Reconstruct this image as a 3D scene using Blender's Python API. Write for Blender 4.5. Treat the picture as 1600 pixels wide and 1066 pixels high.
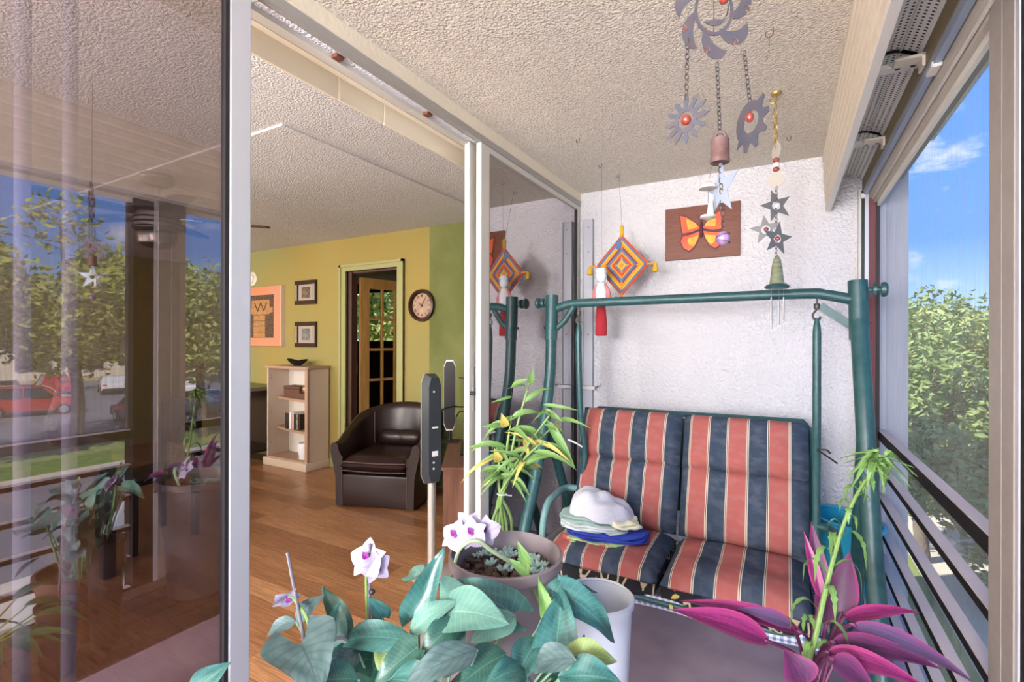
import bpy, bmesh, math, random
from mathutils import Vector, Matrix
random.seed(7)
PI = math.pi
for o in list(bpy.data.objects): bpy.data.objects.remove(o)
S = bpy.context.scene
COL = S.collection

# ------------------------------------------------------------------ camera
FPX = 760.7
CAM = Vector((0.0, 0.0, 1.35))
YAW, PITCH, ROLL = 0.51218, 0.0006, 0.0025
_f = Vector((-math.sin(YAW)*math.cos(PITCH), math.cos(YAW)*math.cos(PITCH), math.sin(PITCH)))
_r = Vector((math.cos(YAW), math.sin(YAW), 0)); _u = _r.cross(_f)
_c, _s = math.cos(ROLL), math.sin(ROLL)
_r, _u = _c*_r + _s*_u, -_s*_r + _c*_u
cd = bpy.data.cameras.new('camera'); cam = bpy.data.objects.new('camera', cd); COL.objects.link(cam)
cd.sensor_width = 36; cd.lens = FPX/1600*36; cd.clip_start = 0.02; cd.clip_end = 400
cam.matrix_world = Matrix(((_r.x, _u.x, -_f.x, CAM.x), (_r.y, _u.y, -_f.y, CAM.y), (_r.z, _u.z, -_f.z, CAM.z), (0, 0, 0, 1)))
S.camera = cam

def W(px, py, x=None, y=None, z=None, d=None):
    """point of the place seen at a measured spot of the photograph, at a known plane or distance"""
    D = _f + _r*((px-800)/FPX) - _u*((py-533)/FPX)
    if x is not None: t = (x-CAM.x)/D.x
    elif y is not None: t = (y-CAM.y)/D.y
    elif z is not None: t = (z-CAM.z)/D.z
    else: t = d
    return CAM + D*t

# ------------------------------------------------------------------ world, sun, exposure
wd = bpy.data.worlds.new('sky'); S.world = wd; wd.use_nodes = True
nt = wd.node_tree; nt.nodes.clear()
def N(t, **k):
    n = nt.nodes.new(t)
    for a, b in k.items(): setattr(n, a, b)
    return n
tc = N('ShaderNodeTexCoord'); sep = N('ShaderNodeSeparateXYZ'); nt.links.new(tc.outputs['Generated'], sep.inputs[0])
rp = N('ShaderNodeValToRGB'); nt.links.new(sep.outputs['Z'], rp.inputs[0])
e = rp.color_ramp.elements; e[0].position = 0.0; e[0].color = (.40, .50, .58, 1); e[1].position = 1.0; e[1].color = (.05, .17, .50, 1)
for p_, c_ in ((.04, (.30, .46, .70, 1)), (.16, (.075, .235, .62, 1)), (.45, (.05, .19, .56, 1))):
    q = rp.color_ramp.elements.new(p_); q.color = c_
mp = N('ShaderNodeMapping'); mp.inputs['Scale'].default_value = (5, 5, 13); nt.links.new(tc.outputs['Generated'], mp.inputs[0])
nz = N('ShaderNodeTexNoise'); nz.inputs['Scale'].default_value = 1.3; nz.inputs['Detail'].default_value = 6; nz.inputs['Roughness'].default_value = .62
nt.links.new(mp.outputs[0], nz.inputs['Vector'])
cr = N('ShaderNodeValToRGB'); nt.links.new(nz.outputs['Fac'], cr.inputs[0])
cr.color_ramp.elements[0].position = .56; cr.color_ramp.elements[0].color = (0, 0, 0, 1); cr.color_ramp.elements[1].position = .74; cr.color_ramp.elements[1].color = (.8, .8, .8, 1)
mx = N('ShaderNodeMixRGB'); nt.links.new(cr.outputs[0], mx.inputs[0]); nt.links.new(rp.outputs[0], mx.inputs[1]); mx.inputs[2].default_value = (.70, .68, .70, 1)
bg = N('ShaderNodeBackground'); bg.inputs['Strength'].default_value = 1.10; nt.links.new(mx.outputs[0], bg.inputs[0])
wo = N('ShaderNodeOutputWorld'); nt.links.new(bg.outputs[0], wo.inputs[0])

sd = bpy.data.lights.new('sun', 'SUN'); sd.energy = 4.2; sd.angle = .01; sd.color = (1, .93, .80)
sun = bpy.data.objects.new('sun', sd); COL.objects.link(sun)
sun.rotation_euler = Vector((.55, .42, -.72)).to_track_quat('-Z', 'Y').to_euler()
def area(name, loc, to, sx, sy, en, col):
    l = bpy.data.lights.new(name, 'AREA'); l.shape = 'RECTANGLE'; l.size = sx; l.size_y = sy; l.energy = en; l.color = col
    o = bpy.data.objects.new(name, l); COL.objects.link(o); o.location = loc
    o.rotation_euler = (Vector(to)-Vector(loc)).to_track_quat('-Z', 'Y').to_euler()
# added fill light for the living room, just inside the unseen rear window
area('rear_fill_light', (-4.2, -2.50, 1.45), (-4.2, 1.0, 1.3), 3.2, 1.5, 85, (1, .96, .90))
S.view_settings.view_transform = 'Standard'; S.view_settings.look = 'None'; S.view_settings.gamma = 1.0
S.view_settings.use_curve_mapping = False; S.view_settings.exposure = 1.0

# ------------------------------------------------------------------ materials
MAT = {}
def M(name, col, rough=.5, metal=0., spec=.5, var=None, bump=None, trans=0., alpha=1., emit=None, sub=0., stretch=None, coat=0.):
    if name in MAT: return MAT[name]
    m = bpy.data.materials.new(name); m.use_nodes = True; t = m.node_tree; b = t.nodes['Principled BSDF']
    b.inputs['Base Color'].default_value = (*col, 1); b.inputs['Roughness'].default_value = rough; b.inputs['Metallic'].default_value = metal
    b.inputs['Specular IOR Level'].default_value = spec; b.inputs['Alpha'].default_value = alpha
    b.inputs['Transmission Weight'].default_value = trans; b.inputs['Coat Weight'].default_value = coat
    if sub: b.inputs['Subsurface Weight'].default_value = sub; b.inputs['Subsurface Radius'].default_value = (.02, .02, .02)
    if emit: b.inputs['Emission Color'].default_value = (*emit[0], 1); b.inputs['Emission Strength'].default_value = emit[1]
    co = t.nodes.new('ShaderNodeTexCoord'); src = co.outputs['Object']
    if stretch:
        mpn = t.nodes.new('ShaderNodeMapping'); mpn.inputs['Scale'].default_value = stretch; t.links.new(src, mpn.inputs[0]); src = mpn.outputs[0]
    if var:   # (scale, second colour, low, high)
        n = t.nodes.new('ShaderNodeTexNoise'); n.inputs['Scale'].default_value = var[0]; n.inputs['Detail'].default_value = 5; t.links.new(src, n.inputs['Vector'])
        r = t.nodes.new('ShaderNodeMapRange'); r.inputs[1].default_value = var[2] if len(var) > 2 else .35; r.inputs[2].default_value = var[3] if len(var) > 3 else .65
        t.links.new(n.outputs['Fac'], r.inputs[0])
        x = t.nodes.new('ShaderNodeMixRGB'); x.inputs[1].default_value = (*col, 1); x.inputs[2].default_value = (*var[1], 1)
        t.links.new(r.outputs[0], x.inputs[0]); t.links.new(x.outputs[0], b.inputs['Base Color'])
    if bump:  # (scale, strength, distance)
        n = t.nodes.new('ShaderNodeTexNoise'); n.inputs['Scale'].default_value = bump[0]; n.inputs['Detail'].default_value = 2; t.links.new(src, n.inputs['Vector'])
        bp = t.nodes.new('ShaderNodeBump'); bp.inputs['Strength'].default_value = bump[1]; bp.inputs['Distance'].default_value = bump[2]
        t.links.new(n.outputs['Fac'], bp.inputs['Height']); t.links.new(bp.outputs[0], b.inputs['Normal'])
    MAT[name] = m; return m
def math_n(t, op, a, b=None):
    n = t.nodes.new('ShaderNodeMath'); n.operation = op
    for i, v in enumerate((a, b)):
        if v is None: continue
        if isinstance(v, (int, float)): n.inputs[i].default_value = v
        else: t.links.new(v, n.inputs[i])
    return n.outputs[0]
def glass(name, tint, refl, rough=0.0, gcol=(1, 1, 1)):
    m = bpy.data.materials.new(name); m.use_nodes = True; t = m.node_tree; t.nodes.clear()
    a = t.nodes.new('ShaderNodeBsdfTransparent'); a.inputs[0].default_value = (*tint, 1)
    g = t.nodes.new('ShaderNodeBsdfGlossy'); g.inputs['Roughness'].default_value = rough; g.inputs[0].default_value = (*gcol, 1)
    x = t.nodes.new('ShaderNodeMixShader')
    lw = t.nodes.new('ShaderNodeLayerWeight'); lw.inputs[0].default_value = .5
    fr = math_n(t, 'ADD', math_n(t, 'MULTIPLY', math_n(t, 'POWER', lw.outputs['Facing'], 1.6), .55), refl); t.links.new(fr, x.inputs[0])
    o = t.nodes.new('ShaderNodeOutputMaterial'); t.links.new(a.outputs[0], x.inputs[1]); t.links.new(g.outputs[0], x.inputs[2]); t.links.new(x.outputs[0], o.inputs[0])
    MAT[name] = m; return m
def screenmat(name, col, a0, a1):
    m = bpy.data.materials.new(name); m.use_nodes = True; t = m.node_tree; t.nodes.clear()
    tr = t.nodes.new('ShaderNodeBsdfTransparent'); df = t.nodes.new('ShaderNodeBsdfDiffuse'); df.inputs[0].default_value = (*col, 1)
    co = t.nodes.new('ShaderNodeTexCoord'); mpn = t.nodes.new('ShaderNodeMapping'); mpn.inputs['Scale'].default_value = (1, 90, 2.5); t.links.new(co.outputs['Object'], mpn.inputs[0])
    n = t.nodes.new('ShaderNodeTexNoise'); n.inputs['Scale'].default_value = 1.5; n.inputs['Detail'].default_value = 3; t.links.new(mpn.outputs[0], n.inputs['Vector'])
    r = t.nodes.new('ShaderNodeMapRange'); r.inputs[1].default_value = .3; r.inputs[2].default_value = .7; r.inputs[3].default_value = a0; r.inputs[4].default_value = a1; t.links.new(n.outputs['Fac'], r.inputs[0])
    x = t.nodes.new('ShaderNodeMixShader'); t.links.new(r.outputs[0], x.inputs[0]); t.links.new(tr.outputs[0], x.inputs[1]); t.links.new(df.outputs[0], x.inputs[2])
    o = t.nodes.new('ShaderNodeOutputMaterial'); t.links.new(x.outputs[0], o.inputs[0]); MAT[name] = m; return m
def uvmat(name, build, rough=.8, bump=None, spec=.3):
    """material whose colour is made from the UV of the surface"""
    m = bpy.data.materials.new(name); m.use_nodes = True; t = m.node_tree; b = t.nodes['Principled BSDF']
    b.inputs['Roughness'].default_value = rough; b.inputs['Specular IOR Level'].default_value = spec
    uv = t.nodes.new('ShaderNodeUVMap'); sp = t.nodes.new('ShaderNodeSeparateXYZ'); t.links.new(uv.outputs[0], sp.inputs[0])
    t.links.new(build(t, sp.outputs[0], sp.outputs[1], uv.outputs[0]), b.inputs['Base Color'])
    if bump:
        co = t.nodes.new('ShaderNodeTexCoord'); n = t.nodes.new('ShaderNodeTexNoise'); n.inputs['Scale'].default_value = bump[0]; t.links.new(co.outputs['Object'], n.inputs['Vector'])
        bp = t.nodes.new('ShaderNodeBump'); bp.inputs['Strength'].default_value = bump[1]; bp.inputs['Distance'].default_value = bump[2]
        t.links.new(n.outputs['Fac'], bp.inputs['Height']); t.links.new(bp.outputs[0], b.inputs['Normal'])
    MAT[name] = m; return m
def ramp(t, fac, stops, const=False):
    r = t.nodes.new('ShaderNodeValToRGB'); r.color_ramp.interpolation = 'CONSTANT' if const else 'LINEAR'
    e = r.color_ramp.elements
    e[0].position = stops[0][0]; e[0].color = (*stops[0][1], 1); e[1].position = stops[-1][0]; e[1].color = (*stops[-1][1], 1)
    for p, c in stops[1:-1]:
        q = e.new(p); q.color = (*c, 1)
    t.links.new(fac, r.inputs[0]); return r.outputs[0]
def mixc(t, fac, a, b):
    x = t.nodes.new('ShaderNodeMixRGB')
    for i, v in enumerate((fac, a, b)):
        if isinstance(v, (int, float)): x.inputs[i].default_value = v
        elif isinstance(v, tuple): x.inputs[i].default_value = (*v, 1)
        else: t.links.new(v, x.inputs[i])
    return x.outputs[0]
def noise(t, vec, scale, detail=3):
    n = t.nodes.new('ShaderNodeTexNoise'); n.inputs['Scale'].default_value = scale; n.inputs['Detail'].default_value = detail; t.links.new(vec, n.inputs['Vector']); return n.outputs['Fac']

def stripes(t, u, v, uv):
    f = math_n(t, 'FRACT', math_n(t, 'ADD', math_n(t, 'MULTIPLY', u, 3.17), .73))   # red centred on the pad
    nv, rd, cr_ = (.032, .050, .082), (.36, .098, .085), (.56, .48, .37)
    dk = (.05, .05, .05)
    c = ramp(t, f, [(0, rd), (.43, cr_), (.455, dk), (.47, cr_), (.495, nv), (.93, cr_), (.952, dk), (.965, cr_), (.985, rd), (1, rd)], True)
    n = noise(t, uv, 9, 4)
    c = mixc(t, math_n(t, 'MULTIPLY', math_n(t, 'SUBTRACT', n, .45), .45), c, (.42, .38, .40))
    return c
uvmat('stripe_fabric', stripes, .85, (350, .25, .002))
def floral(t, u, v, uv):
    w = t.nodes.new('ShaderNodeTexVoronoi'); w.feature = 'DISTANCE_TO_EDGE'; w.inputs['Scale'].default_value = 16; t.links.new(uv, w.inputs['Vector'])
    n = noise(t, uv, 10, 1)
    a = ramp(t, w.outputs['Distance'], [(0, (1, 1, 1)), (.05, (1, 1, 1)), (.09, (0, 0, 0)), (1, (0, 0, 0))])
    k = math_n(t, 'MULTIPLY', a, math_n(t, 'GREATER_THAN', n, .5))
    return mixc(t, k, (.012, .012, .015), (.45, .36, .22))
uvmat('floral_fabric', floral, .85)
def check(t, u, v, uv):
    a = math_n(t, 'GREATER_THAN', math_n(t, 'FRACT', math_n(t, 'MULTIPLY', u, 40)), .5); b = math_n(t, 'GREATER_THAN', math_n(t, 'FRACT', math_n(t, 'MULTIPLY', v, 40)), .5)
    return mixc(t, math_n(t, 'MULTIPLY', math_n(t, 'ADD', a, b), .5), (.62, .64, .72), (.10, .14, .28))
uvmat('sling_mesh', check, .8)
def leafcol(c1, c2, vein, edge=None, nv=14., vw=.16, streak=None):
    def b(t, u, v, uv):     # u across -1..1, v along 0..1
        au = math_n(t, 'ABSOLUTE', u)
        mid = math_n(t, 'LESS_THAN', au, .035)
        s = math_n(t, 'FRACT', math_n(t, 'SUBTRACT', math_n(t, 'MULTIPLY', v, nv), math_n(t, 'MULTIPLY', au, 2.2)))
        side = math_n(t, 'MULTIPLY', math_n(t, 'LESS_THAN', s, vw), .35)
        if streak:
            mp_ = t.nodes.new('ShaderNodeMapping'); mp_.inputs['Scale'].default_value = (streak, .5, 1); t.links.new(uv, mp_.inputs[0])
            c = ramp(t, noise(t, mp_.outputs[0], 2.0, 3), [(.38, c1), (.47, c2), (.53, vein), (.60, c1), (1, c2)])
        else: c = mixc(t, ramp(t, noise(t, uv, 2.6, 3), [(.35, (0, 0, 0)), (.65, (1, 1, 1))]), c1, c2)
        c = mixc(t, math_n(t, 'MAXIMUM', math_n(t, 'MULTIPLY', mid, .7), side), c, vein)
        if edge: c = mixc(t, math_n(t, 'MULTIPLY', math_n(t, 'POWER', au, 3.0), .85), c, edge)
        return c
    return b
uvmat('leaf_teal', leafcol((.018, .088, .075), (.05, .17, .148), (.10, .24, .205)), .34, spec=.6)
uvmat('leaf_dark', leafcol((.018, .075, .06), (.035, .12, .085), (.09, .2, .15)), .4, spec=.5)
uvmat('leaf_pale', leafcol((.14, .29, .22), (.095, .23, .19), (.24, .37, .29)), .5)
uvmat('leaf_grey', leafcol((.055, .105, .10), (.11, .165, .16), (.04, .065, .07), nv=7, vw=.3), .45)
uvmat('leaf_olive', leafcol((.16, .24, .07), (.24, .30, .10), (.36, .42, .2)), .45)
uvmat('leaf_bamboo', leafcol((.10, .22, .05), (.17, .30, .08), (.28, .38, .17)), .45)
uvmat('leaf_yellow', leafcol((.55, .48, .12), (.48, .34, .08), (.6, .5, .2)), .5)
uvmat('leaf_indoor', leafcol((.03, .09, .035), (.06, .14, .05), (.1, .2, .1)), .4)
uvmat('cordy_pink', leafcol((.23, .015, .11), (.32, .03, .15), (.045, .012, .04), (.40, .055, .18), nv=.001, vw=0, streak=7.0), .36)
uvmat('cordy_purple', leafcol((.035, .018, .045), (.07, .038, .085), (.16, .02, .10), (.26, .035, .14), nv=.001, vw=0, streak=7.0), .36)
uvmat('cordy_blue', leafcol((.045, .052, .10), (.095, .095, .17), (.16, .05, .15), (.32, .05, .20), nv=.001, vw=0, streak=7.0), .36)
uvmat('petal', leafcol((.50, .46, .56), (.42, .35, .52), (.36, .22, .46), None, 6, .1), .55)

# plain materials
M('stucco_ceiling', (.78, .73, .60), .95, spec=.1, bump=(110, 1.0, .012), var=(90, (.62, .56, .48)))
M('stucco_wall', (.76, .74, .75), .95, spec=.1, bump=(60, 1.0, .022), var=(3, (.73, .71, .73)))
M('indoor_ceiling', (.70, .70, .73), .95, spec=.1, bump=(100, .9, .010), var=(80, (.58, .58, .60)))
M('green_paint', (.295, .28, .112), .8, spec=.2, bump=(60, .25, .004), var=(1.0, (.36, .275, .085)))
M('trim_green', (.34, .33, .135), .5)
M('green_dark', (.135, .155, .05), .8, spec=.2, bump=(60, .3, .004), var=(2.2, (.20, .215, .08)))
M('cream_plaster', (.74, .67, .54), .85, spec=.2, bump=(50, .4, .006))
M('balcony_floor', (.35, .265, .325), .42, var=(7, (.41, .32, .375)), bump=(140, .12, .002))
M('alu_white', (.56, .535, .48), .42, spec=.5)
M('alu_cool', (.50, .51, .55), .38, .15)
M('alu_beige', (.31, .275, .24), .5, .05, var=(30, (.34, .30, .265)))
M('alu_grey', (.36, .35, .33), .45, .3)
M('alu_blue', (.36, .42, .52), .4, .3)
M('track_dark', (.09, .08, .06), .6)
M('rubber', (.012, .010, .012), .6)
M('shutter_beige', (.70, .62, .49), .6, var=(25, (.64, .56, .44)))
M('shutter_white', (.70, .67, .60), .5)
M('rail_gold', (.22, .16, .07), .5)
M('shutter_rail', (.50, .45, .37), .5)
M('bronze_dark', (.012, .010, .010), .7, spec=.2)
M('rail_top_skylit', (.60, .50, .46), .8, spec=.2)  # sky light on the dark rails' tops, put into a paler colour
M('maroon', (.16, .05, .055), .7)
M('concrete_fin', (.42, .43, .48), .9, var=(8, (.36, .37, .43)), stretch=(1, 1, .15))
M('teal_metal', (.016, .066, .071), .40, var=(30, (.028, .092, .095)))
M('teal_metal_lit', (.12, .26, .25), .5, var=(25, (.16, .30, .29)))  # lit copy of the frame's teal, brightening put into the left armrest's colour
M('steel', (.45, .44, .44), .35, .9)
M('dark_steel', (.10, .09, .085), .5, .7)
M('copper_sheet', (.085, .10, .135), .45, .4, var=(60, (.13, .10, .11)))
M('copper', (.28, .12, .08), .45, .7)
M('rust', (.13, .06, .05), .7, .3, var=(45, (.20, .13, .12)))
M('brass', (.42, .30, .10), .4, .8)
M('bead_red', (.28, .04, .025), .12, spec=.8, coat=.5)
M('bead_purple', (.32, .18, .36), .08, .1, spec=.9, coat=.6)
M('wood_plaque', (.13, .034, .014), .5, var=(3, (.19, .055, .022)), stretch=(3, 3, 30))
M('wing_orange', (.72, .13, .02), .5, var=(9, (.60, .07, .02)))
M('wing_yellow', (.85, .48, .03), .5, var=(30, (.75, .30, .02)))
M('wing_edge', (.10, .012, .03), .6)
M('butterfly_body', (.12, .02, .05), .6)
M('soil', (.035, .022, .018), .95, var=(90, (.16, .10, .08)), bump=(120, 1, .02))
M('bark_chip', (.06, .03, .022), .9, var=(60, (.13, .08, .06)))
M('pot_grey', (.20, .165, .175), .45)
M('pot_dark', (.03, .025, .028), .4)
M('pot_terra', (.14, .06, .05), .6)
M('succulent', (.30, .44, .40), .6)
M('stem_green', (.19, .31, .085), .5)
M('stem_pale', (.42, .54, .32), .5)
M('stem_leaf', (.16, .28, .15), .5)
M('stem_purple', (.12, .02, .07), .5)
M('root_grey', (.40, .38, .34), .8)
M('stake_grey', (.14, .13, .15), .5)
M('tie_white', (.55, .57, .57), .5)
M('flower_heart', (.26, .03, .24), .5)
M('bucket_white', (.78, .80, .86), .35, sub=.3, trans=.25)
M('bench_wood', (.10, .06, .04), .7)
M('towel_white', (.70, .71, .78), .95, bump=(220, .8, .004), var=(6, (.60, .61, .70)))
M('towel_green', (.32, .45, .42), .95, bump=(220, .8, .004))
M('towel_blue', (.02, .035, .32), .9, bump=(120, .5, .004), var=(8, (.03, .07, .45)))
M('towel_light', (.55, .66, .80), .95, var=(35, (.75, .78, .62)), bump=(220, .8, .004))
M('towel_floral', (.55, .08, .10), .9, var=(28, (.35, .55, .25), .4, .5))
M('towel_cream', (.78, .76, .55), .95)
M('tub_cyan', (.02, .42, .58), .35, sub=.2)
M('yarn_red', (.52, .06, .02), .9); M('yarn_orange', (.68, .26, .02), .9); M('yarn_blue', (.10, .16, .30), .9); M('yarn_yellow', (.62, .38, .03), .9)
M('yarn_plum', (.20, .05, .10), .9)
M('cloth_red', (.42, .025, .035), .9); M('cloth_white', (.75, .75, .78), .9); M('cloth_pink', (.55, .20, .20), .9)
M('ceramic_green', (.10, .17, .12), .4, var=(20, (.28, .26, .14)), stretch=(1, 1, 6))
M('star_metal', (.16, .16, .165), .5, .3)
M('translucent_disc', (.46, .42, .36), .5)
M('leather', (.022, .0095, .009), .30, spec=.45, bump=(160, .12, .003))
M('leather_seam', (.10, .06, .055), .5)
M('beech', (.60, .48, .38), .5, var=(4, (.55, .43, .34)), stretch=(1, 1, .2))
M('beech_inner', (.66, .60, .53), .6)
M('beech_edge', (.40, .25, .17), .5)
M('dark_wood', (.030, .016, .012), .45)
M('dark_top', (.13, .12, .07), .35)
M('walnut', (.15, .065, .04), .5, var=(4, (.22, .10, .065)), stretch=(8, 8, .8))
M('bowl_black', (.012, .011, .011), .3)
M('box_brown', (.11, .045, .03), .6)
M('brass_orn', (.38, .25, .12), .35, .6)
M('mug_white', (.80, .80, .84), .4)
M('speaker_black', (.008, .008, .010), .35)
M('speaker_grey', (.065, .08, .10), .35, .5)
M('speaker_silver', (.60, .58, .56), .35, .6)
M('label_white', (.75, .76, .78), .5)
M('frame_dark', (.05, .028, .022), .35, .4)
M('frame_silver', (.45, .42, .40), .35, .6)
M('mat_board', (.42, .33, .29), .8)
M('photo_dark', (.07, .045, .035), .5, var=(45, (.20, .15, .10), .4, .6))
M('photo_grey', (.10, .10, .09), .5, var=(45, (.25, .25, .24), .4, .6))
M('canvas_orange', (.66, .25, .12), .8, var=(2, (.62, .30, .20)))
M('canvas_edge', (.66, .55, .42), .8)
M('print_dark', (.06, .035, .025), .8, var=(35, (.16, .09, .05), .4, .6), stretch=(1, 1, 4))
M('print_tan', (.52, .27, .10), .8, var=(30, (.36, .17, .07), .4, .6), stretch=(1, 1, 5))
M('plastic_white', (.72, .64, .52), .5)
M('clock_rim', (.05, .022, .015), .3, .3)
M('clock_face', (.50, .33, .24), .6, var=(14, (.36, .22, .15)))
M('black', (.01, .01, .01), .5)
M('honey_wood', (.38, .19, .05), .4, var=(5, (.48, .27, .08)), stretch=(6, 6, .8))
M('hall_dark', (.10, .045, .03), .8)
M('brown_trim', (.07, .03, .02), .5)
M('fan_nickel', (.32, .30, .28), .3, .85)
M('fan_blade', (.05, .035, .03), .45)
M('lamp_glass', (.9, .85, .75), .3, emit=((1, .82, .58), 3.0))
M('fill_lamp_glass', (.9, .88, .82), .3, alpha=.12, emit=((1, .93, .82), 2.0))
M('blind_vane', (.52, .52, .64), .7)
M('valance', (.78, .70, .55), .5)
M('cable', (.01, .01, .01), .5)
M('asphalt', (.17, .17, .19), .95, var=(.5, (.22, .22, .24)))
M('concrete', (.62, .58, .50), .9, var=(.8, (.55, .51, .44)))
M('dry_ground', (.52, .38, .22), .95, var=(.4, (.40, .36, .16)))
M('grass', (.16, .24, .06), .95, var=(3, (.26, .30, .09)))
M('tree_bark', (.16, .12, .09), .9, var=(6, (.24, .19, .15)), bump=(20, .8, .03))
for i, (a, b_) in enumerate([((.30, .36, .06), (.42, .42, .09)), ((.17, .27, .08), (.26, .35, .11)), ((.30, .40, .13), (.42, .49, .19)), ((.075, .15, .05), (.13, .22, .08))]):
    M('foliage%d' % i, a, .6, var=(1.1, b_), spec=.3)
M('car_red', (.45, .02, .02), .25, coat=.8); M('car_white', (.75, .75, .75), .3, coat=.8); M('car_blue', (.07, .16, .26), .25, .3, coat=.8)
M('car_silver', (.50, .54, .60), .25, .5, coat=.8); M('car_dark', (.03, .035, .045), .25, .3, coat=.8)
M('car_glass', (.015, .018, .022), .05, spec=.9); M('tyre', (.015, .015, .015), .8); M('hub', (.5, .5, .5), .3, .8); M('lamp_red', (.5, .02, .02), .2)
M('building_wall', (.70, .64, .56), .9); M('roof_slab', (.6, .58, .55), .9)
glass('door_glass', (.51, .465, .49), .24, 0.0, (1, .97, .97))
glass('pane_glass', (.90, .86, .75), .02, 0.0)
glass('clear_glass', (.95, .95, .95), .03)
screenmat('insect_screen', (.66, .66, .68), .05, .20)

# ------------------------------------------------------------------ mesh helpers
class MB:
    def __init__(s): s.v = []; s.f = []; s.m = []; s.uv = []
    def add(s, vs, fs, mi=0, uvs=None):
        n = len(s.v); s.v += [Vector(p) for p in vs]
        s.uv += list(uvs) if uvs else [(0, 0)]*len(vs)
        for f in fs: s.f.append([i+n for i in f]); s.m.append(mi)
        return s
    def box(s, x0, x1, y0, y1, z0, z1, mi=0, b=0, seg=1):
        x0, x1 = min(x0, x1), max(x0, x1); y0, y1 = min(y0, y1), max(y0, y1); z0, z1 = min(z0, z1), max(z0, z1)
        if b <= 0:
            vs = [(x, y, z) for z in (z0, z1) for y in (y0, y1) for x in (x0, x1)]
            return s.add(vs, [(0, 2, 3, 1), (4, 5, 7, 6), (0, 1, 5, 4), (2, 6, 7, 3), (0, 4, 6, 2), (1, 3, 7, 5)], mi)
        bm = bmesh.new(); bmesh.ops.create_cube(bm, size=1)
        for v in bm.verts: v.co = Vector(((x0+x1)/2+v.co.x*(x1-x0), (y0+y1)/2+v.co.y*(y1-y0), (z0+z1)/2+v.co.z*(z1-z0)))
        bmesh.ops.bevel(bm, geom=list(bm.edges), offset=b, segments=seg, affect='EDGES', profile=.6)
        bm.verts.index_update(); s.add([v.co.copy() for v in bm.verts], [[v.index for v in f.verts] for f in bm.faces], mi); bm.free(); return s
    def tube(s, path, r, n=10, mi=0, cap=True, closed=False):
        P = [Vector(p) for p in path]; k = len(P); R = r if isinstance(r, (list, tuple)) else [r]*k
        vs = []; up = None
        for i in range(k):
            if closed: t = P[(i+1) % k]-P[i-1]
            else: t = P[min(i+1, k-1)]-P[max(i-1, 0)]
            t.normalize()
            if up is None: up = Vector((0, 0, 1)) if abs(t.z) < .9 else Vector((1, 0, 0))
            a = up-t*up.dot(t)
            if a.length < 1e-5: a = t.orthogonal()
            a.normalize(); up = a; b = t.cross(a)
            vs += [P[i]+(a*math.cos(2*PI*j/n)+b*math.sin(2*PI*j/n))*R[i] for j in range(n)]
        fs = []
        for i in range(k if closed else k-1):
            i2 = (i+1) % k
            for j in range(n): fs.append((i*n+j, i*n+(j+1) % n, i2*n+(j+1) % n, i2*n+j))
        if cap and not closed: fs.append(tuple(range(n))[::-1]); fs.append(tuple((k-1)*n+j for j in range(n)))
        return s.add(vs, fs, mi)
    def lathe(s, prof, c=(0, 0, 0), n=24, mi=0, cap=True, mat=None):
        c = Vector(c); vs = []
        for r, z in prof:
            for j in range(n):
                p = Vector((r*math.cos(2*PI*j/n), r*math.sin(2*PI*j/n), z)); vs.append((mat @ p if mat else p)+c)
        fs = []
        for i in range(len(prof)-1):
            for j in range(n): fs.append((i*n+j, i*n+(j+1) % n, (i+1)*n+(j+1) % n, (i+1)*n+j))
        if cap:
            if prof[0][0] > 1e-6: fs.append(tuple(range(n))[::-1])
            if prof[-1][0] > 1e-6: fs.append(tuple((len(prof)-1)*n+j for j in range(n)))
        return s.add(vs, fs, mi)
    def prism(s, poly, o, ex, ey, th, mi=0):
        """flat polygon in the plane o + x*ex + y*ey, with thickness th towards ex x ey"""
        o = Vector(o); ex = Vector(ex); ey = Vector(ey); nn = ex.cross(ey).normalized(); k = len(poly)
        vs = [o+ex*a+ey*b for a, b in poly]+[o+ex*a+ey*b+nn*th for a, b in poly]
        fs = [tuple(range(k))[::-1], tuple(range(k, 2*k))]+[(i, (i+1) % k, k+(i+1) % k, k+i) for i in range(k)]
        return s.add(vs, fs, mi)
    def ring(s, outer, inner, o, ex, ey, th, mi=0):
        """flat ring between two loops with the same number of points"""
        o = Vector(o); ex = Vector(ex); ey = Vector(ey); nn = ex.cross(ey).normalized(); k = len(outer); vs = []
        for h in (0, th):
            for L in (outer, inner): vs += [o+ex*a+ey*b+nn*h for a, b in L]
        fs = []
        for i in range(k):
            j = (i+1) % k
            fs += [(i, k+i, k+j, j), (2*k+i, 2*k+j, 3*k+j, 3*k+i), (i, j, 2*k+j, 2*k+i), (k+i, 3*k+i, 3*k+j, k+j)]
        return s.add(vs, fs, mi)
    def grid(s, fn, nu, nv, mi=0, cu=False, cv=False, uvf=None):
        vs = []; uvs = []
        for i in range(nu):
            for j in range(nv):
                a = i/(nu if cu else nu-1); b = j/(nv if cv else nv-1); vs.append(fn(a, b)); uvs.append(uvf(a, b) if uvf else (a, b))
        fs = []
        for i in range(nu if cu else nu-1):
            for j in range(nv if cv else nv-1):
                i2 = (i+1) % nu; j2 = (j+1) % nv; fs.append((i*nv+j, i2*nv+j, i2*nv+j2, i*nv+j2))
        return s.add(vs, fs, mi, uvs)
    def ell(s, c, rx, ry, rz, n=14, mi=0, mat=None):
        c = Vector(c); m = max(6, n//2)
        prof = [(math.sin(PI*i/m), -math.cos(PI*i/m)) for i in range(m+1)]
        k0 = len(s.v); s.lathe(prof, (0, 0, 0), n, mi, False)
        for i in range(k0, len(s.v)):
            p = s.v[i]; p = Vector((p.x*rx, p.y*ry, p.z*rz)); s.v[i] = (mat @ p if mat else p)+c
        return s
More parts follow.
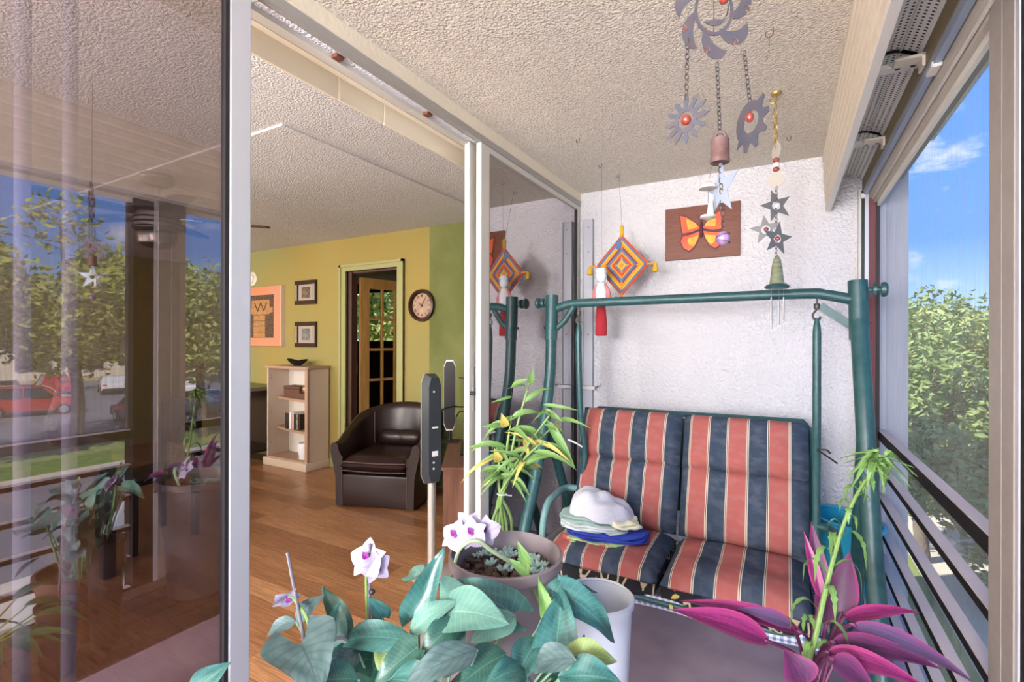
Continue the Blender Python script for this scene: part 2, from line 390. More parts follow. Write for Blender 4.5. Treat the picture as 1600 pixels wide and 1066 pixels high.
    def xf(s, mat): s.v = [mat @ p for p in s.v]; return s
    def build(s, name, mats, parent=None, off=None, smooth=True, ang=40):
        me = bpy.data.meshes.new(name)
        off = Vector(off) if off is not None else Vector((0, 0, 0))
        me.from_pydata([p-off for p in s.v], [], s.f)
        for m in (mats if isinstance(mats, (list, tuple)) else [mats]): me.materials.append(MAT[m])
        me.polygons.foreach_set('material_index', s.m)
        if any(u != (0, 0) for u in s.uv):
            l = me.uv_layers.new(name='UVMap'); idx = [0]*len(me.loops); me.loops.foreach_get('vertex_index', idx)
            fl = []
            for i in idx: fl += [float(s.uv[i][0]), float(s.uv[i][1])]
            l.data.foreach_set('uv', fl)
        if smooth:
            me.polygons.foreach_set('use_smooth', [True]*len(me.polygons)); me.set_sharp_from_angle(angle=math.radians(ang))
        me.update()
        o = bpy.data.objects.new(name, me); COL.objects.link(o)
        if parent: o.parent = parent
        return o
def tag(o, label, cat, group=None):
    o['label'] = label; o['category'] = cat
    if group: o['group'] = group
    return o
class T:
    """a thing: an Empty at its base; parts are given in world coordinates (or in local ones when loc is False)"""
    def __init__(s, name, label, cat, loc, group=None, rz=0, local=False):
        s.o = bpy.data.objects.new(name, None); s.o.empty_display_size = .05; COL.objects.link(s.o); s.o.location = loc; s.o.rotation_euler.z = rz
        s.off = None if local else Vector(loc); tag(s.o, label, cat, group)
    def part(s, name, mb, mats, parent=None, label=None, **k):
        p = mb.build(name, mats, parent or s.o, s.off, **k)
        if label: p['label'] = label
        return p
def copy_tree(o, loc=None, label=None, parent=None):
    c = o.copy(); COL.objects.link(c)
    if parent: c.parent = parent
    if loc is not None: c.location = loc
    if label: c['label'] = label
    for ch in list(o.children): copy_tree(ch, parent=c)
    return c
def solo(name, mb, mats, label, cat, group=None, **k):
    lo = Vector((min(p.x for p in mb.v), min(p.y for p in mb.v), min(p.z for p in mb.v))); hi = Vector((max(p.x for p in mb.v), max(p.y for p in mb.v), 0))
    off = Vector(((lo.x+hi.x)/2, (lo.y+hi.y)/2, lo.z)); o = mb.build(name, mats, None, off, **k); o.location = off
    return tag(o, label, cat, group)
def struct(name, mb, mats, parent=None, label=None, **k):
    k.setdefault('smooth', False)
    o = mb.build(name, mats, parent, None, **k)
    if not parent: o['kind'] = 'structure'
    if label: o['label'] = label
    return o
def bez(pts, n=12):
    """smooth path through the points (Catmull-Rom)"""
    P = [Vector(p) for p in pts]; P = [P[0]*2-P[1]]+P+[P[-1]*2-P[-2]]; out = []
    for i in range(1, len(P)-2):
        for k in range(n):
            t = k/n; a, b, c, d = P[i-1:i+3]
            out.append(.5*((2*b)+(c-a)*t+(2*a-5*b+4*c-d)*t*t+(3*b-a-3*c+d)*t**3))
    out.append(P[-2]); return out
def circ(r, n=24, a0=0, cx=0, cy=0): return [(cx+r*math.cos(a0+2*PI*i/n), cy+r*math.sin(a0+2*PI*i/n)) for i in range(n)]
def star(ro, ri, n, a0=PI/2): return [((ro if i % 2 == 0 else ri)*math.cos(a0+PI*i/n), (ro if i % 2 == 0 else ri)*math.sin(a0+PI*i/n)) for i in range(2*n)]
def link_path(c, ax, w, h, side):
    return [Vector(c)+Vector(ax)*(h*math.sin(2*PI*i/10))+Vector(side)*(w*math.cos(2*PI*i/10)) for i in range(10)]
def chain(mb, p0, p1, n, r=.0009, w=.0035):
    p0 = Vector(p0); p1 = Vector(p1); d = (p1-p0); L = d.length/n; ax = d.normalized(); s1 = ax.orthogonal().normalized(); s2 = ax.cross(s1)
    for i in range(n): mb.tube(link_path(p0+d*((i+.5)/n), ax, w, L*.62, s1 if i % 2 else s2), r, 5, closed=True)
    return mb

# ------------------------------------------------------------------ main measures
XD, YB, ZC, ZF, XW, YG = -1.32, 3.38, 2.44, -.12, .445, 3.62
Y0, XL, YL = -3.0, -7.3, -2.6     # near end of the balcony, far and rear walls of the living room

# ------------------------------------------------------------------ structure: balcony
struct('floor', MB().box(XD-.14, XW+.10, Y0, YB+.14, ZF-.2, ZF), 'balcony_floor', label='smooth brown mauve painted balcony floor')
struct('ceiling', MB().box(XD-.02, XW+.25, Y0, YB+.02, ZC, ZC+.25), 'stucco_ceiling', label='cream popcorn textured balcony ceiling')
struct('wall_back', MB().box(XD-.16, .355, YB, YB+.14, ZF-.2, ZC+.2).box(.355, .40, YB+.02, YB+.14, ZF-.2, ZC), 'stucco_wall', label='pale stucco end wall behind the swing')
struct('wall_fin', MB().box(.40, .585, YB+.005, YB+.16, -3, ZC+.2), 'concrete_fin', label='grey weathered wall end outside the screen')
struct('wall_near', MB().box(XD-.16, XW+.1, Y0-.12, Y0, ZF-.2, ZC+.2), 'stucco_wall')
# plaster band above the door track
struct('trim_1', MB().box(XD-.14, XD, Y0, YB, 2.378, ZC).box(XD-.06, XD+.006, Y0, YB, 2.378, 2.386), 'cream_plaster', label='cream plaster band above the sliding door track')

# sliding door head: outer rail, dark groove, stucco soffit, inner rails
hd = struct('trim_2', MB().box(XD-.022, XD, Y0, YB, 2.345, 2.378), 'alu_grey', label='grey aluminium head track of the sliding doors')
struct('track_groove', MB().box(XD-.034, XD-.022, Y0, YB, 2.360, 2.378), 'track_dark', hd)
struct('soffit_strip', MB().box(XD-.064, XD-.034, Y0, YB, 2.350, 2.378), 'indoor_ceiling', hd)
struct('inner_rail', MB().box(XD-.104, XD-.064, Y0, 1.60, 2.335, 2.378).box(XD-.100, XD-.064, 1.603, YB, 2.335, 2.378), 'alu_white', hd)
struct('inner_groove', MB().box(XD-.112, XD-.104, Y0, YB, 2.352, 2.378), 'track_dark', hd)
struct('blind_rail', MB().box(XD-.14, XD-.112, Y0, YB, 2.338, 2.378), 'valance', hd)
for yy in (1.17, 1.66): struct('rust_clip', MB().box(XD-.066, XD-.036, yy, yy+.035, 2.338, 2.351, 0, .002), 'copper', hd, label='rusty metal clip')
struct('trim_3', MB().box(XD-.14, XD+.01, Y0, YB, ZF, -.02).box(XD-.14, XD, Y0, YB, -.02, 0), 'alu_grey', label='aluminium sill of the sliding doors')

def door_panel(name, y0, y1, x, st0, st1, label, mat='alu_white', th=.032):
    p = struct(name, MB().box(x-th+.002, x-.002, y0+st0-.002, y1-st1+.002, .002, .09).box(x-th+.002, x-.002, y0+st0-.002, y1-st1+.002, 2.315, 2.343), mat, label=label, smooth=True)
    for a, b in ((y0, y0+st0), (y1-st1, y1)):
        struct('stile', MB().box(x-th, x, a, b, 0, 2.345, 0, .004), mat, p, smooth=True)
        g = .006
    struct('gasket', MB().box(x-th+.004, x-.003, y1-st1-.011, y1-st1, .09, 2.31).box(x-th+.004, x-.003, y0+st0, y0+st0+.006, .09, 2.31), 'rubber', p)
    struct('pane', MB().box(x-th/2-.003, x-th/2+.003, y0+st0, y1-st1, .085, 2.32), 'door_glass', p, label='bronze tinted reflective glass')
    return p
struct('wall_near_side', MB().box(XD-.14, XD, Y0, -1.66, 0, 2.378), 'stucco_wall')
door_panel('door_1', -1.65, .842, XD-.002, .06, .062, 'sliding glass door with bronze tinted pane and pale aluminium stile', 'alu_cool')
d2 = door_panel('door_2', 2.005, YB-.03, XD-.052, .080, .05, 'inner sliding glass door slid open behind the fixed panel')
struct('handle', MB().box(XD-.052, XD-.046, 2.035, 2.055, 1.0, 1.22, 0, .002), 'alu_grey', d2)
struct('lock_bolt', MB().tube([(XD-.05, 2.02, 1.09), (XD-.03, 2.02, 1.09)], .010, 10), 'black', d2)
door_panel('door_3', 2.035, YB-.002, XD-.002, .082, .05, 'fixed bronze glass panel beside the swing')
# ------------------------------------------------------------------ structure: window side
# outer wall strip under / above, guard rails, screens
wj = struct('window_1', MB().box(.355, .368, YB-.045, YB+.02, ZF, 2.2), 'alu_white', label='open screened balcony window with guard rails')
struct('jamb_groove', MB().box(.368, .384, YB-.035, YB+.02, ZF, 2.2), 'black', wj)
struct('jamb_strip', MB().box(.384, .402, YB-.045, YB+.02, ZF, 2.2), 'alu_cool', wj)
struct('jamb_board', MB().box(.402, .436, YB-.035, YB+.02, ZF, 2.2), 'maroon', wj, label='dark red painted jamb board')
struct('jamb_edge', MB().box(.436, .452, YB-.045, YB+.02, ZF, 2.2), 'rubber', wj)
def rail(y0, y1, z0, z1, d, par):
    mb = MB().box(XW, XW+d, y0, y1, z0, z1-.0005); mb.box(XW+.003, XW+d, y0, y1, z1-.0005, z1+.003, 1)
    return struct('guard_rail', mb, ['bronze_dark', 'rail_top_skylit'], par)
RZ = [(.815, .860, .040)]+[(.648-.167*i, .671-.167*i, .040) for i in range(5)]
for z0, z1, d in RZ: rail(1.55, YB, z0, z1, d, wj)
struct('screen', MB().box(XW+.040, XW+.041, 1.55, YB, ZF, 2.13), 'insect_screen', wj, label='fine insect screen mesh')
w2 = struct('window_2', MB().box(.40, .50, Y0, Y0+.04, ZF, 2.2), 'alu_beige', label='second screened bay of the balcony window')
for z0, z1, d in RZ: rail(Y0, 1.31, z0, z1, d, w2)
struct('screen', MB().box(XW+.040, XW+.041, Y0, 1.31, .87, 2.13), 'insect_screen', w2)
po = struct('trim_4', MB().box(.420, .470, 1.484, 1.563, ZF, 2.3, 0, .002).box(.420, .470, 1.416, 1.483, ZF, 2.3, 0, .002), 'alu_beige', label='beige double mullion of the window')
struct('mullion_seal', MB().box(.422, .46, 1.398, 1.416, ZF, 2.3), 'alu_cool', po)
struct('mullion_post', MB().box(.425, .52, 1.30, 1.398, ZF, 2.3), 'bronze_dark', po)
# shutter head above the window
sh = struct('trim_5', MB().box(.40, .56, Y0, YB, 2.25, ZC), 'alu_beige', label='window head with shutter tracks')
for x0, x1, z0, z1, mm in ((.374, .392, 2.205, ZC, 'rail_gold'), (.378, .397, 2.172, 2.21, 'alu_blue'), (.397, .401, 2.185, 2.25, 'track_dark'), (.401, .4155, 2.152, 2.25, 'shutter_rail'), (.4155, .421, 2.142, 2.25, 'shutter_white'), (.421, .424, 2.17, 2.25, 'track_dark'), (.424, .440, 2.128, 2.25, 'shutter_rail'), (.440, .453, 2.104, 2.25, 'shutter_white')):
    struct('shutter_rail', MB().box(x0, x1, Y0, YB-.025, z0, z1), mm, sh)
struct('rail_clip', MB().box(.374, .400, 1.86, 1.93, 2.164, 2.182, 0, .003), 'shutter_white', sh)
struct('rail_clip', MB().box(.362, .385, YB-.06, YB-.02, 2.155, 2.18, 0, .003), 'shutter_white', sh)
# ribbed valance board hanging from the ceiling
vb = MB(); n = 7
for i in range(n):
    za, zb = ZC-.325*i/n, ZC-.325*(i+1)/n
    xa, xb = .186+.016*i/n, .186+.016*(i+1)/n
    vs = [(xa, y, za) for y in (Y0, YB-.02)]+[(xb-.004, y, za-(za-zb)*.2) for y in (Y0, YB-.02)]+[(xb-.004, y, zb+(za-zb)*.2) for y in (Y0, YB-.02)]+[(xb, y, zb) for y in (Y0, YB-.02)]
    vb.add(vs, [(0, 1, 3, 2), (2, 3, 5, 4), (4, 5, 7, 6)])
vb.add([(.186, Y0, ZC), (.186, YB-.02, ZC), (.202, YB-.02, ZC-.325), (.202, Y0, ZC-.325), (.206, Y0, ZC), (.206, YB-.02, ZC), (.224, YB-.02, ZC-.322), (.224, Y0, ZC-.322)], [(3, 2, 6, 7), (4, 7, 6, 5), (0, 3, 7, 4), (1, 5, 6, 2)])
vbo = struct('trim_6', vb, 'shutter_beige', label='ribbed beige valance board of the shutter box')
struct('valance_lip', MB().box(.202, .226, Y0, YB-.02, ZC-.334, ZC-.324), 'shutter_white', vbo)
# perforated panels and straps
def perf(t, u, v, uv):
    fu = math_n(t, 'SUBTRACT', math_n(t, 'FRACT', math_n(t, 'MULTIPLY', u, 62)), .5); fv = math_n(t, 'SUBTRACT', math_n(t, 'FRACT', math_n(t, 'MULTIPLY', v, 62)), .5)
    d_ = math_n(t, 'ADD', math_n(t, 'MULTIPLY', fu, fu), math_n(t, 'MULTIPLY', fv, fv))
    return mixc(t, math_n(t, 'LESS_THAN', d_, .06), (.80, .78, .73), (.03, .03, .03))
uvmat('perforated', perf, .5)
for y0, y1 in ((Y0, -.2), (-.17, .9), (.93, 2.0), (2.03, 2.7), (2.73, YB-.02)):
    pr = [(.224, 2.26), (.255, 2.300), (.265, 2.305), (.31, 2.308), (.325, 2.305), (.365, 2.285), (.376, 2.262)]
    g = MB().grid(lambda a, b: Vector((pr[round(a*6)][0], y0+(y1-y0)*b, pr[round(a*6)][1])), 7, 2, uvf=lambda a, b: (y0+(y1-y0)*b, pr[round(a*6)][0]))
    g.grid(lambda a, b: Vector((pr[round(a*6)][0], y0+(y1-y0)*b, pr[round(a*6)][1]+.003)), 7, 2)
    pp = struct('perforated_panel', g, 'perforated', vbo)
    for k in (2, 4): struct('panel_rib', MB().box(pr[k][0]-.003, pr[k][0]+.003, y0, y1, pr[k][1]-.006, pr[k][1]+.002), 'shutter_white', pp)
for yy in (.915, 2.015, 2.715):
    s_ = struct('strap', MB().box(.224, .376, yy-.03, yy+.02, 2.245, 2.262, 0, .004), 'shutter_white', vbo, smooth=True)
    struct('bracket', MB().box(.30, .376, yy-.085, yy-.03, 2.236, 2.246, 0, .003).box(.366, .376, yy-.085, yy-.03, 2.205, 2.246), 'plastic_white', s_)
    struct('bolt', MB().lathe([(.007, 0), (.007, .006)], (.315, yy-.02, 2.238), 8).lathe([(.007, 0), (.007, .006)], (.355, yy-.02, 2.238), 8), 'black', s_)
# building mass above and below so the sun reaches the balcony as it does there; rear overhangs added to block sun
struct('roof', MB().box(XL-.3, XW+.25, YL-.6, 5.8, ZC+.25, ZC+.6).box(-1.2, XW+.25, 5.8, 9, ZC+.25, ZC+.6).box(-4.5, -2.4, YL-2.4, YL-.3, ZC+.0, ZC+.25).box(-6.5, -2.0, YL-2.2, YL-.1, ZC, ZC+.2), 'roof_slab')
struct('wall_outer', MB().box(XL-.3, .40, YB+.16, 9, -3, ZC+.25).box(XL-.3, XD-.2, 5.6, 9, -3, ZC) if False else MB().box(-1.2, .40, YB+.16, 9, -3, ZC+.25), 'building_wall')
struct('wall_below', MB().box(XL, XW+.10, Y0-.1, YB, -3.0, ZF-.2), 'building_wall')

# ------------------------------------------------------------------ structure: living room
fl = struct('floor_living', MB().box(XL, XD-.14, YL, 5.6, -.1, -.004), 'dark_wood', label='warm brown laminate plank floor of the living room')
for i in range(5):
    c = [(.39, .18, .085), (.45, .215, .10), (.33, .145, .066), (.42, .195, .088), (.48, .235, .115)][i]
    M('plank%d' % i, c, .28, spec=.5, var=(4, tuple(k*.55 for k in c), .40, .62), stretch=(1.2, 26, 26))
pl = {}
rng = random.Random(3)
pw = .13; yrow = -1.15
while yrow < YG+.02:
    x = XL+rng.random()*1.1-1.1
    while x < XD-.14:
        x0, x1 = max(x, XL), min(x+1.2, XD-.14)
        if x1-x0 > .05:
            key = (round(x1-x0, 2), rng.randrange(5))
            if key not in pl:
                L = x1-x0
                me = MB().box(0, L-.002, 0, pw-.002, -.006, 0, 0).build('plank', 'plank%d' % key[1], fl, smooth=False); pl[key] = me.data
                o = me
            else:
                o = bpy.data.objects.new('plank', pl[key]); COL.objects.link(o); o.parent = fl
            o.location = (x0, yrow, 0)
        x += 1.2
    yrow += pw
struct('ceiling_living', MB().box(XL, XD-.02, YL, YG, ZC, ZC+.25), 'indoor_ceiling', label='greyish popcorn ceiling of the living room')
struct('ceiling_panel', MB().box(XL, -2.2, 1.56, YG, ZC-.011, ZC), 'indoor_ceiling', label='slightly lower ceiling section with a straight edge')
dx0, dx1, dz = -4.04, -3.32, 2.08
struct('wall_green', MB().box(XL, dx0, YG, YG+.12, 0, ZC).box(dx1, XD-.16, YG, YG+.12, 0, ZC).box(dx0, dx1, YG, YG+.12, dz, ZC), 'green_paint', label='olive green painted living room wall')
struct('wall_green_darker', MB().box(-2.925, XD-.16, YG-.006, YG+.02, .09, ZC), 'green_dark', label='darker green section of the living room wall')  # thin slab in a darker green than the rest of the wall
struct('wall_door_side', MB().box(XD-.16, XD-.10, YB+.0, YG+.12, 0, ZC), 'green_paint')
struct('wall_far', MB().box(XL-.12, XL, YL, YG+.12, 0, ZC), 'green_paint')
struct('wall_rear', MB().box(XL, -6.1, YL-.12, YL, 0, ZC).box(-2.3, XD-.02, YL-.12, YL, 0, ZC).box(-6.1, -2.3, YL-.12, YL, 0, .6).box(-6.1, -2.3, YL-.12, YL, 2.2, ZC), 'green_paint')
struct('wall_rear_side', MB().box(XD-.16, XD-.14, YL, -1.66, 0, ZC), 'green_paint')
w3 = struct('window_3', MB().box(-6.1, -2.3, YL-.08, YL-.04, .6, .66).box(-6.1, -2.3, YL-.08, YL-.04, 2.14, 2.2), 'alu_white', label='wide unseen rear window added to light the living room')  # opening added out of view to let light into the room
for xx in (-6.1, -4.86, -3.6, -2.36): struct('window_frame', MB().box(xx, xx+.06, YL-.08, YL-.04, .6, 2.2), 'alu_white', w3)
struct('baseboard_green', MB().box(XL, dx0-.08, YG-.015, YG, 0, .09).box(dx1+.08, XD-.16, YG-.015, YG, 0, .09), 'trim_green')
# door casing, French door leaf, hall
dr = struct('door_4', MB().box(dx0-.085, dx0, YG-.02, YG+.13, 0, dz).box(dx1, dx1+.085, YG-.02, YG+.13, 0, dz).box(dx0-.085, dx1+.085, YG-.02, YG+.13, dz, dz+.07)
            .box(dx0-.085, dx0-.06, YG-.032, YG, 0, dz+.07).box(dx1+.06, dx1+.085, YG-.032, YG, 0, dz+.07).box(dx0-.085, dx1+.085, YG-.032, YG, dz+.045, dz+.07), 'trim_green', label='green cased doorway with an open glazed wooden door')
struct('inner_jamb', MB().box(dx0, dx0+.055, YG+.02, YG+.10, 0, dz).box(dx0, dx1, YG+.03, YG+.10, dz-.02, dz), 'brown_trim', dr)
hx, hy = -3.975, YG+.125
ang = math.radians(77)
ex = Vector((math.cos(ang), math.sin(ang), 0)); ny = Vector((-math.sin(ang), math.cos(ang), 0))
def leafbox(mb, a0, a1, z0, z1, t0=-.018, t1=.018, mi=0):
    o = Vector((hx, hy, 0)); vs = []
    for z in (z0, z1):
        for t in (t0, t1):
            for a in (a0, a1): vs.append(o+ex*a+ny*t+Vector((0, 0, z)))
    return mb.add(vs, [(0, 2, 3, 1), (4, 5, 7, 6), (0, 1, 5, 4), (2, 6, 7, 3), (0, 4, 6, 2), (1, 3, 7, 5)], mi)
dl = struct('door_leaf', leafbox(leafbox(leafbox(leafbox(MB(), 0, .105, .02, 2.03), .605, .71, .02, 2.03), .105, .605, .02, .26), .105, .605, 1.92, 2.03), 'honey_wood', dr, label='honey coloured wooden door leaf with glass panes')
for k in (1, 2): struct('muntin', leafbox(MB(), .105+.5*k/3-.012, .105+.5*k/3+.012, .26, 1.92, -.014, .014), 'honey_wood', dl)
for k in range(1, 5): struct('muntin', leafbox(MB(), .105, .605, .26+1.66*k/5-.014, .26+1.66*k/5+.014, -.013, .013), 'honey_wood', dl)
for k in range(3):
    for j in range(5):
        struct('pane', leafbox(MB(), .105+.5*k/3+.01, .105+.5*(k+1)/3-.01, .26+1.66*j/5+.01, .26+1.66*(j+1)/5-.01, -.003, .003), 'pane_glass', dl)
for zz in (1.72, 1.0, .3): struct('hinge', MB().tube([(hx-.018, hy-.03, zz), (hx-.018, hy-.03, zz+.10)], .010, 8), 'brass', dl)
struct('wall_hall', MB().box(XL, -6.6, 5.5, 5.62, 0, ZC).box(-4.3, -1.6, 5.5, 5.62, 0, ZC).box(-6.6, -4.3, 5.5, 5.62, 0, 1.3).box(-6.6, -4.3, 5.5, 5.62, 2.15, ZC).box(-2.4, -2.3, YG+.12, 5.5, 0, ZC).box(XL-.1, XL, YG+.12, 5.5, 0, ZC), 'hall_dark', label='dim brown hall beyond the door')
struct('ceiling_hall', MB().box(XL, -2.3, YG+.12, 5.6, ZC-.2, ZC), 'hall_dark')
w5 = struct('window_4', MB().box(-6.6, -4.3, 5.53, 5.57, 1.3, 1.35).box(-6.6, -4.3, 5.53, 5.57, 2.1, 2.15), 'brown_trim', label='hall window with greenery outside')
for xx in (-6.6, -5.8, -5.05, -4.35): struct('window_frame', MB().box(xx, xx+.05, 5.53, 5.57, 1.3, 2.15), 'brown_trim', w5)
# valance of the vertical blinds and two vanes
va = struct('trim_7', MB().box(-1.512, -1.50, Y0, 1.303, 2.278, 2.37, 0, .002).box(-1.512, -1.50, 1.309, 1.543, 2.280, 2.37, 0, .002).box(-1.512, -1.50, 1.549, YB, 2.280, 2.37, 0, .002), 'valance', label='cream valance of the vertical blinds')
for yy in (.432, .519):
    mb = MB().grid(lambda a, b: Vector((math.sin(b*PI)*.003, (b-.5)*.030, .05+2.23*a)), 2, 7)
    mb.grid(lambda a, b: Vector((math.sin(b*PI)*.003-.0012, (b-.5)*.030, .05+2.23*(1-a))), 2, 7)
    mb.xf(Matrix.Translation((-1.56, yy, 0)) @ Matrix.Rotation(-.25, 4, 'Z')); struct('blind_vane', mb, 'blind_vane', va, smooth=True)
for k in range(7):
    mb = MB().grid(lambda a, b: Vector((math.sin(b*PI)*.004, (b-.5)*.088, .05+2.23*a)), 2, 7)
    mb.grid(lambda a, b: Vector((math.sin(b*PI)*.004-.0012, (b-.5)*.088, .05+2.23*(1-a))), 2, 7)
    mb.xf(Matrix.Translation((-1.56, 3.08+.035*k, 0)) @ Matrix.Rotation(1.35, 4, 'Z')); struct('blind_vane', mb, 'blind_vane', va, smooth=True)

# ------------------------------------------------------------------ living room things
# barrel armchair
def armchair():
    t = T('armchair', 'dark brown leather barrel armchair with rolled lumbar cushion', 'armchair', (-2.985, 3.19, 0), rz=math.radians(19.3), local=True)
    # U shaped shell: plan curve from the left front, round the back, to the right front
    def plan(s, ins):   # s 0..1
        a = PI*(s*1.30-.15)           # angle round the back
        R = .345-ins
        if s < .22: k = s/.22; return Vector((-(.325-ins*.95)-.02*k, -.33+.40*k, 0))
        if s > .78: k = (1-s)/.22; return Vector(((.325-ins*.95)+.02*k, -.33+.40*k, 0))
        th = PI*(1-(s-.22)/.56); return Vector((R*math.cos(th), .07+(.30-ins)*math.sin(th), 0))
    def top(s):
        k = math.sin(PI*min(1, max(0, (s-.05)/.90))); return .52+.25*k**.9
    def shell(a, b):
        # b goes round the section: outside bottom -> outside top -> inside top -> inside bottom
        h = top(a); sec = [(.012, .015), (.006, .26), (-.036, h-.07), (-.036, h-.02), (-.020, h), (.004, h+.006), (.024, h-.012), (.036, h-.06), (.066, .40), (.075, .20)]
        i, z = sec[round(b*9)]; p = plan(a, i); p.z = z; return p
    t.part('shell', MB().grid(shell, 49, 10), 'leather', ang=60)
    def cap(s):
        mb = MB(); h = top(s); sec = [(.012, .015), (.006, .26), (-.036, h-.07), (-.036, h-.02), (-.020, h), (.004, h+.006), (.024, h-.012), (.036, h-.06), (.066, .40), (.075, .015)]
        vs = []
        for i, z in sec: p = plan(s, i); p.z = z; vs.append(p)
        vs2 = [v+Vector((0, -.006, 0)) for v in vs]; k = len(vs)
        mb.add(vs+vs2, [tuple(range(k)), tuple(range(k, 2*k))[::-1]]+[(i, (i+1) % k, k+(i+1) % k, k+i) for i in range(k)]); return mb
    for s in (0, 1): t.part('arm_front', cap(s), 'leather')
    t.part('seat_base', MB().box(-.268, .268, -.335, .25, .015, .27, 0, .015, 2), 'leather')
    def cush(w, d, h, n=15, p=6):
        mb = MB()
        for sgn in (1, -1):
            mb.grid(lambda a, b: Vector(((a-.5)*w, (b-.5)*d, sgn*h/2*(1-abs(2*a-1)**p)**.35*(1-abs(2*b-1)**p)**.35)), n, n)
        return mb
    c = t.part('seat_cushion', cush(.535, .57, .155).xf(Matrix.Translation((0, -.075, .345))), 'leather', ang=70)
    t.part('piping', MB().tube(bez([(-.25, -.345, .375), (0, -.355, .372), (.25, -.345, .375)], 6), .005, 6).tube(bez([(-.25, -.345, .305), (0, -.355, .30), (.25, -.345, .305)], 6), .005, 6), 'leather_seam', c)
    def roll(a, b):
        x = (a-.5)*.40; r = .072*(1-abs(2*a-1)**5)**.5*(1-.10*math.exp(-(x/.02)**2)); th = 2*PI*b
        return Vector((x, .175+r*.8*math.cos(th), .475+r*math.sin(th)))
    lc = t.part('lumbar_cushion', MB().grid(roll, 25, 14, cv=True), 'leather', ang=70)
    t.part('buckle_strap', MB().grid(lambda a, b: Vector(((a-.5)*.022, .175+.067*math.cos(2*PI*b)*.8, .475+.067*math.sin(2*PI*b))), 2, 16, cv=True), 'leather', lc)
    for x_ in (-.262, .262): t.part('seam', MB().tube([(x_, -.338, .03), (x_, -.338, .42)], .003, 6), 'leather_seam')
    t.part('back_seam', MB().tube([plan(.30, .084)+Vector((0, 0, z)) for z in (.42, .55, .66, .70)], .004, 6), 'leather_seam')
    t.part('swivel_base', MB().lathe([(.22, 0), (.24, .012), (.24, .03), (.18, .045)], (0, 0, 0), 24), 'black'); t.o.scale = (1.06, 1.05, 1.0)
armchair()

# bookcase
t = T('bookcase', 'pale beech corner bookcase with curved shelves', 'bookcase', (-4.61, 3.46, 0))
t.part('side_panel', MB().box(-4.945, -4.925, 3.33, 3.60, .0, 1.055, 0, .002), 'beech')
t.part('side_panel', MB().box(-4.305, -4.283, 3.33, 3.60, .0, 1.055, 0, .002), 'beech')
t.part('face_stile', MB().box(-4.31, -4.268, 3.318, 3.336, .1, 1.055, 0, .002), 'beech_edge')
t.part('back_panel', MB().box(-4.925, -4.305, 3.588, 3.60, .05, 1.055), 'beech_inner')
t.part('top_board', MB().prism([(-.345, -.15), (.33, -.15), (.345, -.13), (.345, .14), (-.345, .14)], (-4.613, 3.46, 1.055), (1, 0, 0), (0, 1, 0), .026), 'beech_edge', smooth=False)
t.part('plinth', MB().box(-4.985, -4.27, 3.305, 3.60, 0, .085, 0, .012, 2), 'beech')
for z in (.715, .385):
    pts = [(-.31, .13), (-.31, -.02)]+[(-.31+.62*i/12, -.02-.115*math.sin(PI*.5*i/12)) for i in range(1, 13)]+[(.31, .13)]
    t.part('shelf', MB().prism(pts, (-4.615, 3.455, z), (1, 0, 0), (0, 1, 0), .024), ['beech_edge'], smooth=False)
t.part('shelf', MB().box(-4.925, -4.305, 3.33, 3.59, .085, .10), 'beech_edge')
for z in (.97, .94, .56, .24): t.part('shelf_hole', MB().box(-4.925, -4.923, 3.36, 3.368, z, z+.008), 'black')
def bowl(c, r, h):
    mb = MB()
    def g(a, b, k=0):
        th = 2*PI*b; rr = r*a*(1+.22*math.cos(2*th)); z = h*(a**2)*(1+.25*math.cos(2*th)*a)+.004*k
        return Vector(c)+Vector((rr*math.cos(th), rr*.55*math.sin(th), z))
    mb.grid(lambda a, b: g(a, b), 8, 28, cv=True); mb.grid(lambda a, b: g(a, b, 1.2)+Vector((0, 0, .002)), 8, 28, cv=True)
    mb.lathe([(.05, 0), (.045, .008)], (c[0], c[1], c[2]-.001), 16); return mb
solo('bowl', bowl((-4.60, 3.45, 1.081), .125, .055), 'bowl_black', 'black oval leaf shaped bowl on top of the bookcase', 'bowl')
t = T('wooden_box', 'brown wooden box on the upper bookcase shelf', 'box', (-4.63, 3.46, .739))
t.part('body', MB().box(-4.76, -4.50, 3.40, 3.54, .739, .83, 0, .004), 'box_brown'); t.part('lid', MB().box(-4.764, -4.496, 3.396, 3.544, .83, .862, 0, .006), 'box_brown')
t = T('figurine', 'small brass coloured ornament beside the brown box', 'ornament', (-4.40, 3.40, .739))
t.part('base', MB().box(-4.47, -4.33, 3.36, 3.44, .739, .80, 0, .004), 'box_brown'); t.part('body', MB().ell((-4.40, 3.40, .84), .04, .035, .045, 12), 'brass_orn'); t.part('head', MB().ell((-4.37, 3.395, .885), .024, .022, .026, 10), 'brass_orn')
bx = -4.68
for i, (w, h, c, l) in enumerate([(.035, .17, 'black', 'black'), (.030, .17, 'car_dark', 'slate'), (.016, .175, 'towel_light', 'pale blue'), (.02, .18, 'mug_white', 'white'), (.018, .172, 'cloth_pink', 'pink'), (.022, .178, 'plastic_white', 'cream'), (.04, .165, 'black', 'wide black'), (.03, .16, 'photo_grey', 'grey patterned'), (.035, .168, 'frame_dark', 'dark brown')]):
    k = T('book', l+' spined case in the row on the middle bookcase shelf', 'book', (bx+w/2, 3.42, .409), 'upright cases on the middle shelf')
    k.part('cover', MB().box(bx, bx+w-.002, 3.36, 3.50, .409, .409+h, 0, .002), c)
    k.part('pages', MB().box(bx+.003, bx+w-.005, 3.365, 3.502, .412, .409+h+.0008), 'label_white'); bx += w
t = T('white_pot', 'white ceramic pot on the bottom bookcase shelf', 'pot', (-4.405, 3.41, .10))
